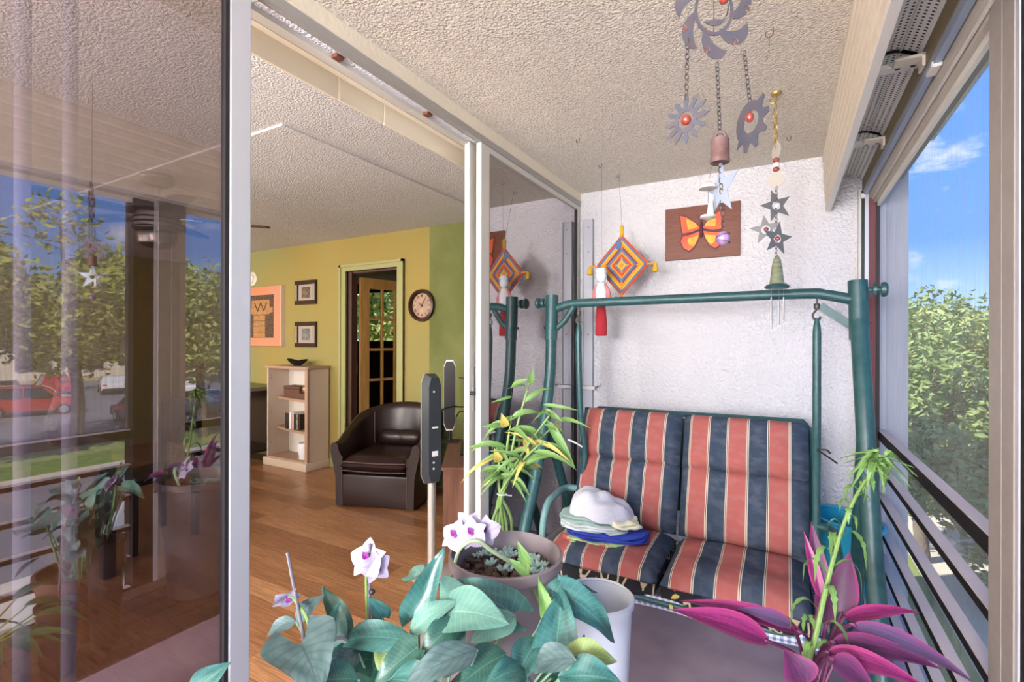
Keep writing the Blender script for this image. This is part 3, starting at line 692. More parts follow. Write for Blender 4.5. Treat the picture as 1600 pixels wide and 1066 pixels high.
t.part('body', MB().lathe([(.058, 0), (.066, .01), (.082, .10), (.078, .16), (.070, .166), (.068, .15), (.06, .02)], (-4.405, 3.41, .112), 20), 'mug_white'); t.part('saucer', MB().lathe([(.06, 0), (.085, .012), (.083, .014), (.03, .008)], (-4.405, 3.41, .10), 20), 'plastic_white')
# dark side table beyond the bookcase
t = T('side_table', 'dark wooden side table beside the bookcase', 'table', (-5.5, 3.36, 0))
t.part('table_top', MB().box(-6.0, -5.0, 3.1, 3.6, .80, .84, 0, .004), 'dark_top'); t.part('apron', MB().box(-5.98, -5.03, 3.12, 3.58, .74, .80), 'dark_wood')
for x_ in (-5.97, -5.09):
    for y_ in (3.12, 3.53): t.part('leg', MB().box(x_, x_+.06, y_, y_+.05, 0, .74, 0, .003), 'dark_wood')
t.part('back_panel', MB().box(-5.95, -5.05, 3.56, 3.58, .12, .74), 'dark_wood'); t.part('lower_shelf', MB().box(-5.95, -5.05, 3.14, 3.58, .12, .15), 'dark_wood')
# pictures
def picture(x0, x1, z0, z1, ph, label):
    t = T('framed_picture', label, 'picture', ((x0+x1)/2, YG, z0), 'small framed pictures on the green wall'); y = YG; b = .045
    t.part('frame', MB().ring([(x0, z0), (x1, z0), (x1, z1), (x0, z1)], [(x0+b, z0+b), (x1-b, z0+b), (x1-b, z1-b), (x0+b, z1-b)], (0, y, 0), (1, 0, 0), (0, 0, 1), .03), 'frame_dark', smooth=False)
    for sx in (x0+.008, x1-b+.004): t.part('frame_inlay', MB().box(sx, sx+b-.012, y-.032, y-.028, z0+b, z1-b), 'frame_silver')
    t.part('mat_board', MB().box(x0+b, x1-b, y-.014, y, z0+b, z1-b), 'mat_board')
    w, h = (x1-x0), (z1-z0); t.part('print', MB().box(x0+w*.30, x1-w*.30, y-.016, y-.012, z0+h*.27, z1-h*.27), ph)
picture(-4.838, -4.494, 1.755, 2.023, 'photo_dark', 'small picture with a dark brown print, the upper of two')
picture(-4.836, -4.492, 1.28, 1.562, 'photo_grey', 'small picture with a grey print, the lower of two')
t = T('canvas_art', 'orange canvas with a dark woven tunic motif', 'picture', (-5.40, YG, 1.285))
t.part('canvas', MB().box(-5.76, -5.06, YG-.045, YG, 1.285, 1.99, 0, .003), 'canvas_orange'); t.part('canvas_side', MB().box(-5.062, -5.052, YG-.045, YG, 1.285, 1.99), 'canvas_edge')
mo = t.part('motif', MB().box(-5.67, -5.19, YG-.049, YG-.044, 1.385, 1.89), 'print_dark')
t.part('motif_band', MB().box(-5.60, -5.26, YG-.051, YG-.046, 1.66, 1.83).box(-5.66, -5.60, YG-.051, YG-.046, 1.68, 1.74).box(-5.26, -5.20, YG-.051, YG-.046, 1.68, 1.74), 'print_tan', mo)
t.part('motif_panel', MB().box(-5.56, -5.34, YG-.051, YG-.046, 1.39, 1.65), 'print_tan', mo)
t.part('motif_zigzag', MB().tube([(-5.54, YG-.052, 1.80), (-5.48, YG-.052, 1.70), (-5.42, YG-.052, 1.80), (-5.36, YG-.052, 1.70), (-5.31, YG-.052, 1.80)], .008, 4), 'print_dark', mo)
for z in (1.45, 1.52, 1.58): t.part('motif_line', MB().box(-5.56, -5.34, YG-.053, YG-.050, z, z+.006), 'print_dark', mo)
t = T('wall_sensor', 'round cream wall sensor above the orange canvas', 'sensor', (-5.65, YG, 2.10))
rx90 = Matrix.Rotation(PI/2, 4, 'X')
t.part('base', MB().lathe([(.085, 0), (.085, .012), (.075, .018), (0, .018)], (-5.65, YG, 2.10), 20, mat=rx90), 'plastic_white'); t.part('dome', MB().lathe([(.055, .017), (.045, .035), (0, .04)], (-5.65, YG, 2.10), 20, mat=rx90), 'shutter_white')
# clock
cc = Vector((-3.008, YG, 1.688))
t = T('wall_clock', 'round wall clock with dark rim and tan face', 'clock', (cc.x, YG, cc.z-.15))
t.part('rim', MB().lathe([(.150, 0), (.155, .02), (.15, .04), (.13, .045), (.118, .03), (.115, .02), (.115, .012)], cc, 36, mat=rx90, cap=False), 'clock_rim')
t.part('face', MB().lathe([(.117, 0), (.117, .014), (0, .015)], cc, 32, mat=rx90), 'clock_face')
def hand(a, L, w):
    d = Vector((math.sin(a), 0, math.cos(a))); s_ = Vector((math.cos(a), 0, -math.sin(a))); o = cc+Vector((0, -.019, 0))
    return MB().prism([(-w, -.02), (w, -.02), (w*.3, L), (-w*.3, L)], o, s_, d, .002)
t.part('hour_hand', hand(math.radians(-57), .055, .005), 'black'); t.part('minute_hand', hand(math.radians(33), .082, .004), 'black')
t.part('hand_hub', MB().lathe([(.008, .014), (.008, .022), (0, .023)], cc, 12, mat=rx90), 'black')
ROM = ['XII', 'I', 'II', 'III', 'IIII', 'V', 'VI', 'VII', 'VIII', 'IX', 'X', 'XI']
for i in range(12):
    a = 2*PI*i/12; d = Vector((math.sin(a), 0, math.cos(a))); s_ = Vector((math.cos(a), 0, -math.sin(a))); mb = MB(); w = len(ROM[i])
    for j, ch in enumerate(ROM[i]):
        o = cc+Vector((0, -.0165, 0))+d*.092+s_*((j-(w-1)/2)*.008)
        if ch == 'I': mb.prism([(-.0014, -.011), (.0014, -.011), (.0014, .011), (-.0014, .011)], o, s_, d, .001)
        elif ch == 'V':
            for q in (-1, 1): mb.prism([(-.001, -.011), (.001, -.011), (.001+q*.004, .011), (-.001+q*.004, .011)], o, s_, d, .001)
        else:
            for q in (-1, 1): mb.prism([(-.001-q*.004, -.011), (.001-q*.004, -.011), (.001+q*.004, .011), (-.001+q*.004, .011)], o, s_, d, .001)
    t.part('numeral', mb, 'black', smooth=False)
# television stand, television, speakers, cables
E1 = Vector((-.55, .835, 0)); E2 = Vector((.835, .55, 0)); c0 = Vector((-1.985, 2.60, 0))
def ebox(mb, a0, a1, b0, b1, z0, z1, mi=0):
    vs = []
    for z in (z0, z1):
        for b in (b0, b1):
            for a in (a0, a1): vs.append(c0+E2*a+E1*b+Vector((0, 0, z)))
    return mb.add(vs, [(0, 2, 3, 1), (4, 5, 7, 6), (0, 1, 5, 4), (2, 6, 7, 3), (0, 4, 6, 2), (1, 3, 7, 5)], mi)
t = T('television_stand', 'walnut television stand set across the corner', 'cabinet', c0+E2*.2+E1*.45)
t.part('top_board', ebox(MB(), -.012, .42, -.012, .93, .49, .51), 'walnut', smooth=False)
t.part('side_panel', ebox(MB(), 0, .40, 0, .02, 0, .49), 'walnut', smooth=False); t.part('side_panel', ebox(MB(), 0, .40, .90, .92, 0, .49), 'walnut', smooth=False)
t.part('back_panel', ebox(MB(), .39, .40, .02, .90, .03, .49), 'walnut', smooth=False); t.part('shelf', ebox(MB(), 0, .39, .02, .90, .24, .26), 'walnut', smooth=False); t.part('bottom_board', ebox(MB(), 0, .39, .02, .90, .04, .06), 'walnut', smooth=False)
t = T('television', 'black flat television on the walnut stand', 'television', c0+E2*.22+E1*.55+Vector((0, 0, .51)))
t.part('panel', ebox(MB(), .17, .21, .06, 1.06, .60, 1.20), 'speaker_black', smooth=False); t.part('neck', ebox(MB(), .21, .24, .50, .60, .52, .75), 'speaker_black', smooth=False); t.part('foot', ebox(MB(), .10, .32, .32, .78, .51, .525), 'speaker_black', smooth=False)
def speaker(c, z0, z1, w, d, rz, label, pole):
    t = T('tower_speaker', label, 'speaker', (c[0], c[1], 0 if pole else z0-.10), rz=rz, local=True, group='tall slim speakers'); o = 0 if pole else -(z0-.10)
    a, b = z0+o, z1+o; ch = .05
    prof = [(-w/2, a+ch), (-w/2+.02, a), (w/2-.02, a), (w/2, a+ch), (w/2, b-ch), (w/2-.02, b), (-w/2+.02, b), (-w/2, b-ch)]
    back = MB(); k = len(prof)
    back.add([(x, 0, z) for x, z in prof]+[(x*.72, d, z*1+(a+b)/2*0+(.02 if z < (a+b)/2 else -.02)) for x, z in prof], [tuple(range(k)), tuple(range(k, 2*k))[::-1]]+[(i, k+i, k+(i+1) % k, (i+1) % k) for i in range(k)])
    t.part('cabinet', back, 'speaker_grey', ang=20)
    t.part('front_bezel', MB().prism(prof, (0, 0, 0), (1, 0, 0), (0, 0, 1), .012), 'speaker_silver', smooth=False)
    t.part('grille', MB().prism([(x*.965, a+.012+(z-a)*(b-a-.024)/(b-a)) for x, z in prof], (0, -.012, 0), (1, 0, 0), (0, 0, 1), .004), 'speaker_black', smooth=False)
    t.part('label_plate', MB().box(-.018, .018, d-.004, d+.002, a+.17, a+.20), 'label_white'); t.part('label_plate', MB().box(-.018, .018, d-.004, d+.002, a+.33, a+.34), 'label_white')
    for zz in (a+.10, a+.135, b-.10): t.part('screw', MB().lathe([(.006, 0), (.006, .003), (0, .004)], (.008, d-.001, zz), 8, mat=Matrix.Rotation(-PI/2, 4, 'X')), 'label_white')
    if pole:
        t.part('pole', MB().tube([(0, d*.4, .02), (0, d*.4, a+.02)], .024, 16), 'speaker_silver'); t.part('floor_base', MB().lathe([(.13, 0), (.13, .012), (.03, .03), (.024, .05)], (0, d*.4, 0), 28), 'speaker_silver')
    else:
        t.part('foot_stem', MB().tube([(0, d*.5, a-.09), (0, d*.5, a+.02)], .014, 10), 'speaker_black'); t.part('foot_plate', MB().box(-.07, .07, -.03, .09, a-.10, a-.088, 0, .003), 'speaker_black')
speaker((-1.815, 2.25), .52, 1.16, .105, .075, math.radians(-118), 'slim speaker on a silver pole beside the sliding door', True)
speaker((-2.43, 3.27), .61, 1.195, .095, .06, math.radians(32), 'slim black speaker standing on the walnut stand', False)
for i, (pts, l) in enumerate([([(-1.80, 2.30, .93), (-2.0, 2.7, .90), (-2.2, 3.1, .84), (-2.35, 3.35, .80)], 'thin black cable running between the two speakers'), ([(-2.36, 3.3, 1.05), (-2.25, 3.3, 1.03), (-2.18, 3.3, .95)], 'short black cable arching behind the speaker'), ([(-2.42, 3.33, .70), (-2.30, 3.25, .78), (-2.16, 3.2, .74), (-2.13, 3.19, .60)], 'looped black cable behind the television')]):
    solo('cable', MB().tube(bez(pts, 8), .005, 6), 'cable', l, 'cable')
# ceiling fan
fc = Vector((-3.567, 1.63, ZC-.016))
t = T('ceiling_fan', 'brushed nickel ceiling fan with dark blades and a light', 'fan', (fc.x, fc.y, fc.z-.5))
t.part('canopy', MB().lathe([(.09, 0), (.095, -.02), (.09, -.03), (.095, -.04), (.075, -.07), (.03, -.085)], fc, 28), 'fan_nickel')
t.part('down_rod', MB().tube([fc+Vector((0, 0, -.08)), fc+Vector((0, 0, -.16))], .014, 12), 'fan_nickel')
t.part('motor', MB().lathe([(.03, -.14), (.10, -.155), (.15, -.19), (.165, -.24), (.15, -.25), (.13, -.26), (.13, -.36), (.10, -.38)], fc, 32), 'fan_nickel')
for k in range(3): t.part('motor_band', MB().lathe([(.131, -.285-.03*k), (.135, -.29-.03*k), (.131, -.295-.03*k)], fc, 32, cap=False), 'fan_blade')
for k in range(5):
    a = math.radians(58+72*k); ex_ = Vector((math.cos(a), math.sin(a), 0)); ey_ = Vector((-math.sin(a), math.cos(a), .12)).normalized()
    b_ = t.part('blade', MB().prism([(.20, -.05), (.28, -.062), (.62, -.07), (.655, -.045), (.66, 0), (.655, .045), (.62, .07), (.28, .062), (.20, .05)], fc+Vector((0, 0, -.27)), ex_, ey_, .008), 'fan_blade', smooth=False)
    t.part('blade_arm', MB().prism([(.11, -.02), (.25, -.03), (.25, .03), (.11, .02)], fc+Vector((0, 0, -.276)), ex_, ey_, .006), 'fan_nickel', b_, smooth=False)
t.part('light_bowl', MB().lathe([(.11, -.38), (.115, -.40), (.10, -.45), (.05, -.475), (0, -.48)], fc, 28), 'fan_nickel')
# dining table and chairs seen through the tinted door
t = T('dining_table', 'black legged dining table seen through the tinted door', 'table', (-4.0, .95, 0))
t.part('table_top', MB().box(-4.75, -3.3, .35, 1.35, .73, .76, 0, .005), 'alu_grey'); t.part('apron', MB().box(-4.7, -3.35, .40, 1.30, .66, .73), 'dark_wood')
for x_ in (-4.72, -3.39):
    for y_ in (.38, 1.26): t.part('leg', MB().box(x_, x_+.06, y_, y_+.06, 0, .66, 0, .004), 'dark_wood')
def chair(x, y, rz, label):
    t = T('dining_chair', label, 'chair', (x, y, 0), 'dark dining chairs', rz, True)
    t.part('seat', MB().box(-.21, .21, -.21, .21, .43, .47, 0, .012, 2), 'leather'); t.part('backrest', MB().box(-.20, .20, .19, .225, .62, .95, 0, .01, 2), 'leather')
    for a in (-.20, .165):
        t.part('leg', MB().box(a, a+.035, -.20, -.165, 0, .43), 'dark_wood'); t.part('leg', MB().box(a, a+.035, .185, .22, 0, .90), 'dark_wood')
chair(-3.7, 1.62, PI, 'dark dining chair at the side of the table facing the rear window') if False else None
chair(-3.75, 1.66, 0.1, 'dark dining chair pulled out towards the green wall'); chair(-4.9, .85, PI/2, 'dark dining chair at the far end of the dining table')
t = T('vase', 'tall dark vase with a curved handle on the dining table', 'vase', (-3.55, 1.15, .76))
t.part('body', MB().lathe([(.05, 0), (.07, .05), (.075, .14), (.045, .25), (.03, .33), (.04, .38)], (-3.55, 1.15, .76), 20), 'photo_dark'); t.part('handle', MB().tube(bez([(-3.52, 1.15, 1.10), (-3.46, 1.15, 1.15), (-3.43, 1.15, 1.05), (-3.48, 1.15, .95)], 6), .012, 8), 'photo_dark')

# ------------------------------------------------------------------ garden swing
SY = 2.62                                   # depth of the top beam
t = T('garden_swing', 'green steel garden swing frame with a hanging two seat bench', 'swing', (-.46, 2.6, ZF))
def legpath(pts): return bez(pts, 8)
beam = bez([(-1.19, SY, 1.535), (-1.15, SY, 1.55), (-1.09, SY, 1.566), (-.95, SY, 1.570), (-.46, SY, 1.572), (.06, SY, 1.573), (.16, SY, 1.563), (.27, SY, 1.535)], 8)
t.part('top_beam', MB().tube(beam, .024, 14), 'teal_metal')
for sx, xs in ((-1, [(-1.200, 2.615, 1.622), (-1.200, 2.605, 1.45), (-1.20, 2.577, 1.10), (-1.20, 2.41, .62), (-1.20, 2.263, .335), (-1.20, 2.05, ZF)]), (1, [(.277, SY+.005, 1.622), (.280, SY-.01, 1.45), (.285, 2.49, 1.10), (.292, 2.42, .80), (.30, 2.35, .50), (.305, 2.20, .20), (.305, 2.05, ZF)])):
    leg = t.part('front_leg', MB().tube(bez(xs, 8), .034 if sx > 0 else .032, 16), 'teal_metal')
    t.part('leg_sleeve', MB().tube([xs[0], (xs[1][0], xs[1][1]+.003, xs[1][2]), (xs[1][0], xs[1][1]-.006, 1.36)], .0375, 16), 'teal_metal', leg)
    x_ = xs[2][0]
    t.part('rear_leg', MB().tube(bez([(x_, 2.50, .90), (x_, 2.605, .774), (x_, 2.817, .413), (x_, 3.12, ZF)] if sx < 0 else [(x_, 2.47, .95), (x_, 2.55, .774), (x_, 2.66, .413), (x_, 2.86, ZF)], 8), .028, 14), 'teal_metal')
    t.part('floor_bar', MB().tube([(x_, 2.0, ZF+.026), (x_, 3.18 if sx < 0 else 2.90, ZF+.026)], .025, 12), 'teal_metal')
    px_ = xs[0][0]
    kb = t.part('clamp_knob', MB().lathe([(.012, 0), (.012, .02), (.026, .022), (.028, .035), (.012, .038), (.012, .05), (.030, .052), (.033, .066), (.026, .075), (0, .077)], (px_+sx*.03, SY, 1.578), 18, mat=Matrix.Rotation(sx*PI/2, 4, 'Y')), 'teal_metal')
    t.part('brace', MB().box(-.018, .018, -.006, .006, 0, .155).xf(Matrix.Translation((px_+(-sx)*.02, SY-.0, 1.42)) @ Matrix.Rotation(-sx*math.radians(52), 4, 'Y')) if sx > 0 else MB().tube([(px_+.02, SY, 1.42), (px_+.08, SY, 1.47), (px_+.135, SY, 1.55)], .018, 10), 'teal_metal')
    t.part('bolt', MB().lathe([(.008, 0), (.008, .012)], (px_+sx*.036, SY-.01, 1.43), 8, mat=Matrix.Rotation(sx*PI/2, 4, 'Y')), 'dark_steel')
# hooks and hangers
for hx_, sx in ((-1.035, -1), (.124, 1)):
    hk = t.part('spring_hook', MB().tube([(hx_, SY, 1.555), (hx_, SY, 1.525)], .004, 8).lathe([(.010, 0), (.013, .004), (.013, .022), (.010, .026)], (hx_, SY, 1.50), 14).tube(bez([(hx_, SY, 1.50), (hx_-.016, SY, 1.475), (hx_-.010, SY, 1.455), (hx_+.008, SY, 1.452), (hx_+.014, SY, 1.467)], 6), .0045, 8), 'dark_steel')
    t.part('hanger', MB().tube(bez([(hx_, SY, 1.46), (hx_, SY, 1.40), (hx_+sx*-.0, SY, 1.30), (hx_+(.012 if sx < 0 else 0), SY+.0, .95), (hx_+(.03 if sx < 0 else 0), SY+.03, .70), (hx_+(.0 if sx < 0 else .0), SY+.02, .45), (hx_, SY-.02, .25)], 6), [.007, .009, .011, .013, .015, .016, .017]+[.0175]*30, 12), 'teal_metal')
    xa = -1.105 if sx < 0 else .185
    t.part('armrest', MB().tube(bez([(xa, 2.30, .20), (xa, 2.295, .33), (xa, 2.315, .43), (xa, 2.37, .492), (xa, 2.46, .505), (xa, 2.60, .505), (hx_, SY+.03, .50)], 8), .0185, 12), 'teal_metal_lit' if sx < 0 else 'teal_metal')
t.part('seat_frame', MB().tube(bez([(-1.09, 2.60, .25), (-1.09, 2.30, .23), (-1.06, 2.19, .225), (-.9, 2.165, .22), (-.46, 2.16, .218), (0, 2.165, .22), (.14, 2.19, .225), (.17, 2.30, .23), (.17, 2.60, .25)], 6), .016, 10), 'teal_metal')
t.part('back_frame', MB().tube([(-1.06, 2.70, .25), (-1.04, 2.84, .90), (-1.0, 2.87, .938), (.08, 2.87, .945), (.115, 2.84, .90), (.135, 2.70, .25)], .016, 10), 'teal_metal')
t.part('seat_sling', MB().grid(lambda a, b: Vector((-1.08+1.24*a, 2.17+.50*b, .235-.02*math.sin(PI*b))), 12, 6, uvf=lambda a, b: (a*1.24, b*.5)).grid(lambda a, b: Vector((-1.08+1.24*a, 2.158-.01*math.sin(PI*b), .19+.05*b-.012*math.sin(PI*2*a)**2)), 24, 4, uvf=lambda a, b: (a*1.24, b*.06)), 'sling_mesh', label='checked mesh sling of the seat')
t.part('back_sling', MB().box(-1.05, .12, 2.845, 2.853, .40, .92), 'teal_metal')
t.part('tie_cord', MB().tube(bez([(.125, 2.61, .86), (.17, 2.58, .835), (.20, 2.57, .815)], 4), .004, 6).tube(bez([(.125, 2.61, .86), (.16, 2.60, .865), (.175, 2.60, .85)], 4), .004, 6), 'black')
t.part('tie_cord', MB().tube(bez([(-1.01, 2.64, .74), (-1.05, 2.61, .77), (-1.09, 2.60, .785)], 4), .005, 6), 'cloth_white')

def pillow(w, L, th, M4, nu=26, nv=18, p=3.6, v0=0., v1=1., wr=0, seed=0):
    """puffed pad: x across, y along, z thickness"""
    mb = MB(); rg = random.Random(seed); ph = [rg.random()*6 for _ in range(4)]
    for sg in (1, -1):
        def g(a, b):
            u, v = 2*a-1, 2*b-1
            e = ((1-abs(u)**p)*(1-abs(v)**p))**.42
            z = sg*th/2*e
            if sg > 0: z += wr*e*(math.sin(9*u+ph[0]+2*v)*.5+math.sin(15*u*v+ph[1])*.5+.7*math.sin(5*v+ph[2]))
            return M4 @ Vector((u*w/2, v*L/2, z))
        mb.grid(g, nu, nv, 0 if sg > 0 else 0, uvf=lambda a, b: (a, v0+(v1-v0)*b))
    return mb
def frame_m(o, ydir, xdir=(1, 0, 0)):
    x = Vector(xdir).normalized(); y = Vector(ydir); y = (y-x*y.dot(x)).normalized(); z = x.cross(y)
    return Matrix(((x.x, y.x, z.x, o[0]), (x.y, y.y, z.y, o[1]), (x.z, y.z, z.z, o[2]), (0, 0, 0, 1)))
for k, (xa, xb, lab) in enumerate(((-1.065, -.492, 'striped cushion pad under the folded towels'), (-.480, .098, 'striped cushion pad without towels on the swing'))):
    xc = (xa+xb)/2; w = xb-xa
    c = T('seat_cushion', lab, 'cushion', (xc, 2.45, .245), 'striped swing cushions')
    st = c.part('seat_pad', pillow(w, .46, .14, frame_m((xc, 2.40, .300), (0, 1, .06)), wr=.006, seed=k), 'stripe_fabric', ang=80)
    c.part('back_pad', pillow(w, .365, .14, frame_m((xc, 2.665, .525), (0, .115, .33)), wr=.004, seed=k+5), 'stripe_fabric', ang=80)
    c.part('head_pad', pillow(w, .29, .155, frame_m((xc, 2.755, .815), (0, .10, .26)), wr=.003, seed=k+9), 'stripe_fabric', ang=80)
    c.part('floral_edge', MB().grid(lambda a, b: Vector((xa+.01+(w-.02)*a, 2.176-.030*math.sin(PI*b)+.012*(2*a-1)**6+.008*math.sin(14*a), .200+.078*b+.006*math.sin(11*a))), 16, 6, uvf=lambda a, b: (a*w*1.2, b*.08)), 'floral_fabric', st, label='black edging with cream leaf print')
    c.part('side_edge', MB().grid(lambda a, b: Vector((xb-.002+.006*math.sin(PI*b), 2.19+.42*a, .255+.06*b)), 10, 4, uvf=lambda a, b: (a*.5, b*.08)), 'floral_fabric', st)

# folded towels
def slab(c, rx, ry, h, seed, rot=0, amp=.10, zw=.006, n=40):
    rg = random.Random(seed); ph = [rg.random()*6.28 for _ in range(6)]; mb = MB(); c = Vector(c)
    prof = [(0, 0), (.55, 0), (.92, .02), (1.0, .25), (1.0, .75), (.92, .98), (.55, 1.0), (0, 1.0)]
    def g(a, b):
        r_, z_ = prof[round(a*7)]; th = 2*PI*b
        sq = (abs(math.cos(th))**3.2+abs(math.sin(th))**3.2)**(-1/3.2)
        k = sq*(1+amp*(.5*math.sin(3*th+ph[0])+.3*math.sin(5*th+ph[1])+.25*math.sin(8*th+ph[2])))
        x = rx*r_*k*math.cos(th); y = ry*r_*k*math.sin(th)
        z = h*z_+zw*r_*(math.sin(4*th+ph[3])+.6*math.sin(9*th+ph[4]))*(1 if z_ > .4 else .3)
        q = Vector((x*math.cos(rot)-y*math.sin(rot), x*math.sin(rot)+y*math.cos(rot), z)); return c+q
    mb.grid(g, 8, n, cv=True); return mb
tz = .352
def towel(c, rx, ry, h, seed, rot, mt, lab, nl=2, amp=.05):
    k = T('towel', lab, 'towel', c, 'folded towels')
    for j in range(nl):
        dx = .006*math.sin(seed*3+j*2); k.part('fold_layer', slab((c[0]+dx, c[1]-.004*j+.006*math.cos(seed+j), c[2]+h*j/nl), rx*(1-.04*j), ry*(1-.03*j), h/nl*1.06, seed*7+j, rot, amp, .005), mt, ang=60)
towel((-.82, 2.40, tz), .195, .135, .022, 1, .12, 'towel_floral', 'red and green flowered cloth, lowest of the folded pile', 2)
towel((-.79, 2.402, tz+.02), .205, .125, .034, 2, .16, 'towel_blue', 'bright blue cloth in the folded towel pile', 3)
towel((-.86, 2.410, tz+.052), .175, .125, .030, 3, .08, 'towel_light', 'pale blue and cream towel in the folded pile', 3)
towel((-.885, 2.425, tz+.080), .155, .118, .026, 4, .0, 'towel_green', 'grey green towel just under the white bundle', 2)
towel((-.70, 2.40, tz+.080), .07, .075, .030, 5, .5, 'towel_cream', 'small cream cloth tucked beside the white bundle', 2, .12)
mb = MB()
def bun(a, b):
    th = 2*PI*b; f_ = a*PI/2; r_ = math.sin(f_)
    k = (abs(math.cos(th))**2.6+abs(math.sin(th))**2.6)**(-1/2.6)
    x = .165*r_*k*math.cos(th)*(1+.05*math.sin(3*th+1)); y = .108*r_*k*math.sin(th)*(1+.06*math.sin(4*th+1))
    z = .125*math.cos(f_)**.62*(1-.30*x/.165)+.010*math.sin(30*x+26*y+2*math.sin(20*y))*r_*math.cos(f_)**.3+.008*math.sin(24*x-46*y+1+1.5*math.sin(16*x))+.004*math.sin(60*x+30*y)
    return Vector((-.835+x, 2.425+y, tz+.092+max(z, -.01)))
mb.grid(bun, 16, 40, cv=True); mb.grid(lambda a, b: Vector((-.835+.165*a*math.cos(-2*PI*b), 2.425+.105*a*math.sin(-2*PI*b), tz+.098)), 3, 30, cv=True)
solo('towel', mb, 'towel_white', 'bulky white towel bundle on top of the folded pile', 'towel', 'folded towels', ang=80)

# blue tub behind the swing
t = T('plastic_tub', 'bright cyan round plastic tub behind the swing leg', 'tub', (.215, 3.12, ZF))
tm = Matrix.Translation((.215, 3.12, ZF+.012)) @ Matrix.Rotation(math.radians(7), 4, 'Y')
t.part('body', MB().lathe([(.11, .02), (.115, .03), (.165, .52), (.160, .52), (.108, .05), (0, .05)], (0, 0, 0), 36).xf(tm), 'tub_cyan'); t.part('rim', MB().lathe([(.163, .51), (.176, .515), (.178, .53), (.163, .535), (.158, .525)], (0, 0, 0), 36, cap=False).xf(tm), 'tub_cyan')

# ------------------------------------------------------------------ wall and ceiling ornaments
t = T('shutter_track', 'white metal shutter track strip fixed upright to the end wall', 'track', (-1.255, YB, ZF))
t.part('channel', MB().box(-1.294, -1.215, YB-.028, YB, ZF, 2.236, 0, .002).box(-1.294, -1.286, YB-.04, YB-.02, ZF, 2.236).box(-1.223, -1.215, YB-.04, YB-.02, ZF, 2.236), 'alu_cool')
for z in (2.18, 2.0, 1.4, .6): t.part('screw', MB().lathe([(.007, 0), (.007, .003), (0, .005)], (-1.25, YB-.028, z), 10, mat=rx90), 'alu_grey')
t.part('clamp', MB().box(-1.30, -1.19, YB-.05, YB-.028, 1.0, 1.03, 0, .003).tube(bez([(-1.19, YB-.04, 1.02), (-1.165, YB-.05, 1.03), (-1.155, YB-.05, 1.05)], 4), .006, 8), 'steel')

t = T('butterfly_plaque', 'orange butterfly on a dark brown wooden plaque', 'plaque', (-.48, YB, 1.893))
t.part('board', MB().box(-.708, -.25, YB-.02, YB, 1.893, 2.238, 0, .002), 'wood_plaque')
bc = Vector((-.478, YB-.02, 2.085))
UW = [(0, .005), (-.03, .04), (-.10, .088), (-.150, .103), (-.140, .062), (-.133, .01), (-.12, -.035), (-.06, -.028), (0, -.005)]
LW = [(0, -.008), (-.06, -.03), (-.12, -.042), (-.134, -.08), (-.11, -.13), (-.068, -.152), (-.032, -.12), (-.008, -.06)]
def scl(P_, s_, dx=0, dy=0):
    cx = sum(a for a, b in P_)/len(P_); cy = sum(b for a, b in P_)/len(P_); return [(cx+(a-cx)*s_+dx, cy+(b-cy)*s_+dy) for a, b in P_]
for sx in (1, -1):
    for P_, nm in ((UW, 'upper_wing'), (LW, 'lower_wing')):
        Q = [(a*sx, b) for a, b in P_]; Q = Q if sx > 0 else Q[::-1]
        r_ = math.radians(6 if sx < 0 else -3); Q = [(a*math.cos(r_)-b*math.sin(r_), a*math.sin(r_)+b*math.cos(r_)) for a, b in Q]
        Q = Q[::-1]
        wg = t.part(nm, MB().prism(Q, bc, (1, 0, 0), (0, 0, 1), .004), 'wing_edge', smooth=False)
        t.part('wing_field', MB().prism(scl(Q, .86), bc+Vector((0, -.004, 0)), (1, 0, 0), (0, 0, 1), .003), 'wing_orange', wg, smooth=False)
        t.part('wing_patch', MB().prism(scl(Q, .50, .018*sx, .0), bc+Vector((0, -.007, 0)), (1, 0, 0), (0, 0, 1), .002), 'wing_yellow', wg, smooth=False)
t.part('body', MB().ell(bc+Vector((0, -.01, -.01)), .010, .010, .055, 12), 'butterfly_body')
t.part('antenna', MB().tube([bc+Vector((0, -.01, .04)), bc+Vector((-.03, -.01, .085))], .002, 5).tube([bc+Vector((0, -.01, .04)), bc+Vector((.025, -.01, .09))], .002, 5), 'butterfly_body')

# yarn diamond (god's eye)
gc = Vector((-.905, 3.03, 1.832))
t = T('yarn_diamond', 'multicoloured woven yarn diamond hanging by the end wall', 'ornament', (gc.x, gc.y, gc.z-.21))
cols = ['yarn_red', 'yarn_blue', 'yarn_yellow', 'yarn_orange', 'yarn_plum', 'yarn_blue', 'yarn_orange', 'yarn_red', 'yarn_blue', 'yarn_yellow', 'yarn_red']
nb = len(cols)
gx = Vector((1, .10, 0)).normalized()
for i, c in enumerate(cols):
    ro, ri = 1-i/nb, 1-(i+1)/nb
    D_ = lambda k: [(k*.168, 0), (0, k*.195), (-k*.168, 0), (0, -k*.195)]
    t.part('yarn_band', MB().ring(D_(ro)[::-1], D_(max(ri, .001))[::-1], gc, gx, (0, 0, 1), .010+.004*(i % 2)), c, smooth=False)
t.part('stick', MB().tube([gc+Vector((0, -.006, -.225)), gc+Vector((0, -.006, .245))], .007, 8), 'yarn_orange')
t.part('stick', MB().tube([gc-gx*.205+Vector((0, -.006, 0)), gc+gx*.205+Vector((0, -.006, 0))], .006, 8), 'yarn_orange')
for sx in (-1, 1): t.part('tassel', MB().lathe([(.004, 0), (.012, -.01), (.016, -.03), (.020, -.055), (.008, -.058)], gc+gx*sx*.205+Vector((0, -.004, .006)), 10), 'yarn_yellow')
t.part('top_tassel', MB().lathe([(.012, 0), (.014, .05), (.006, .065)], gc+Vector((0, -.006, .19)), 10), 'yarn_yellow')
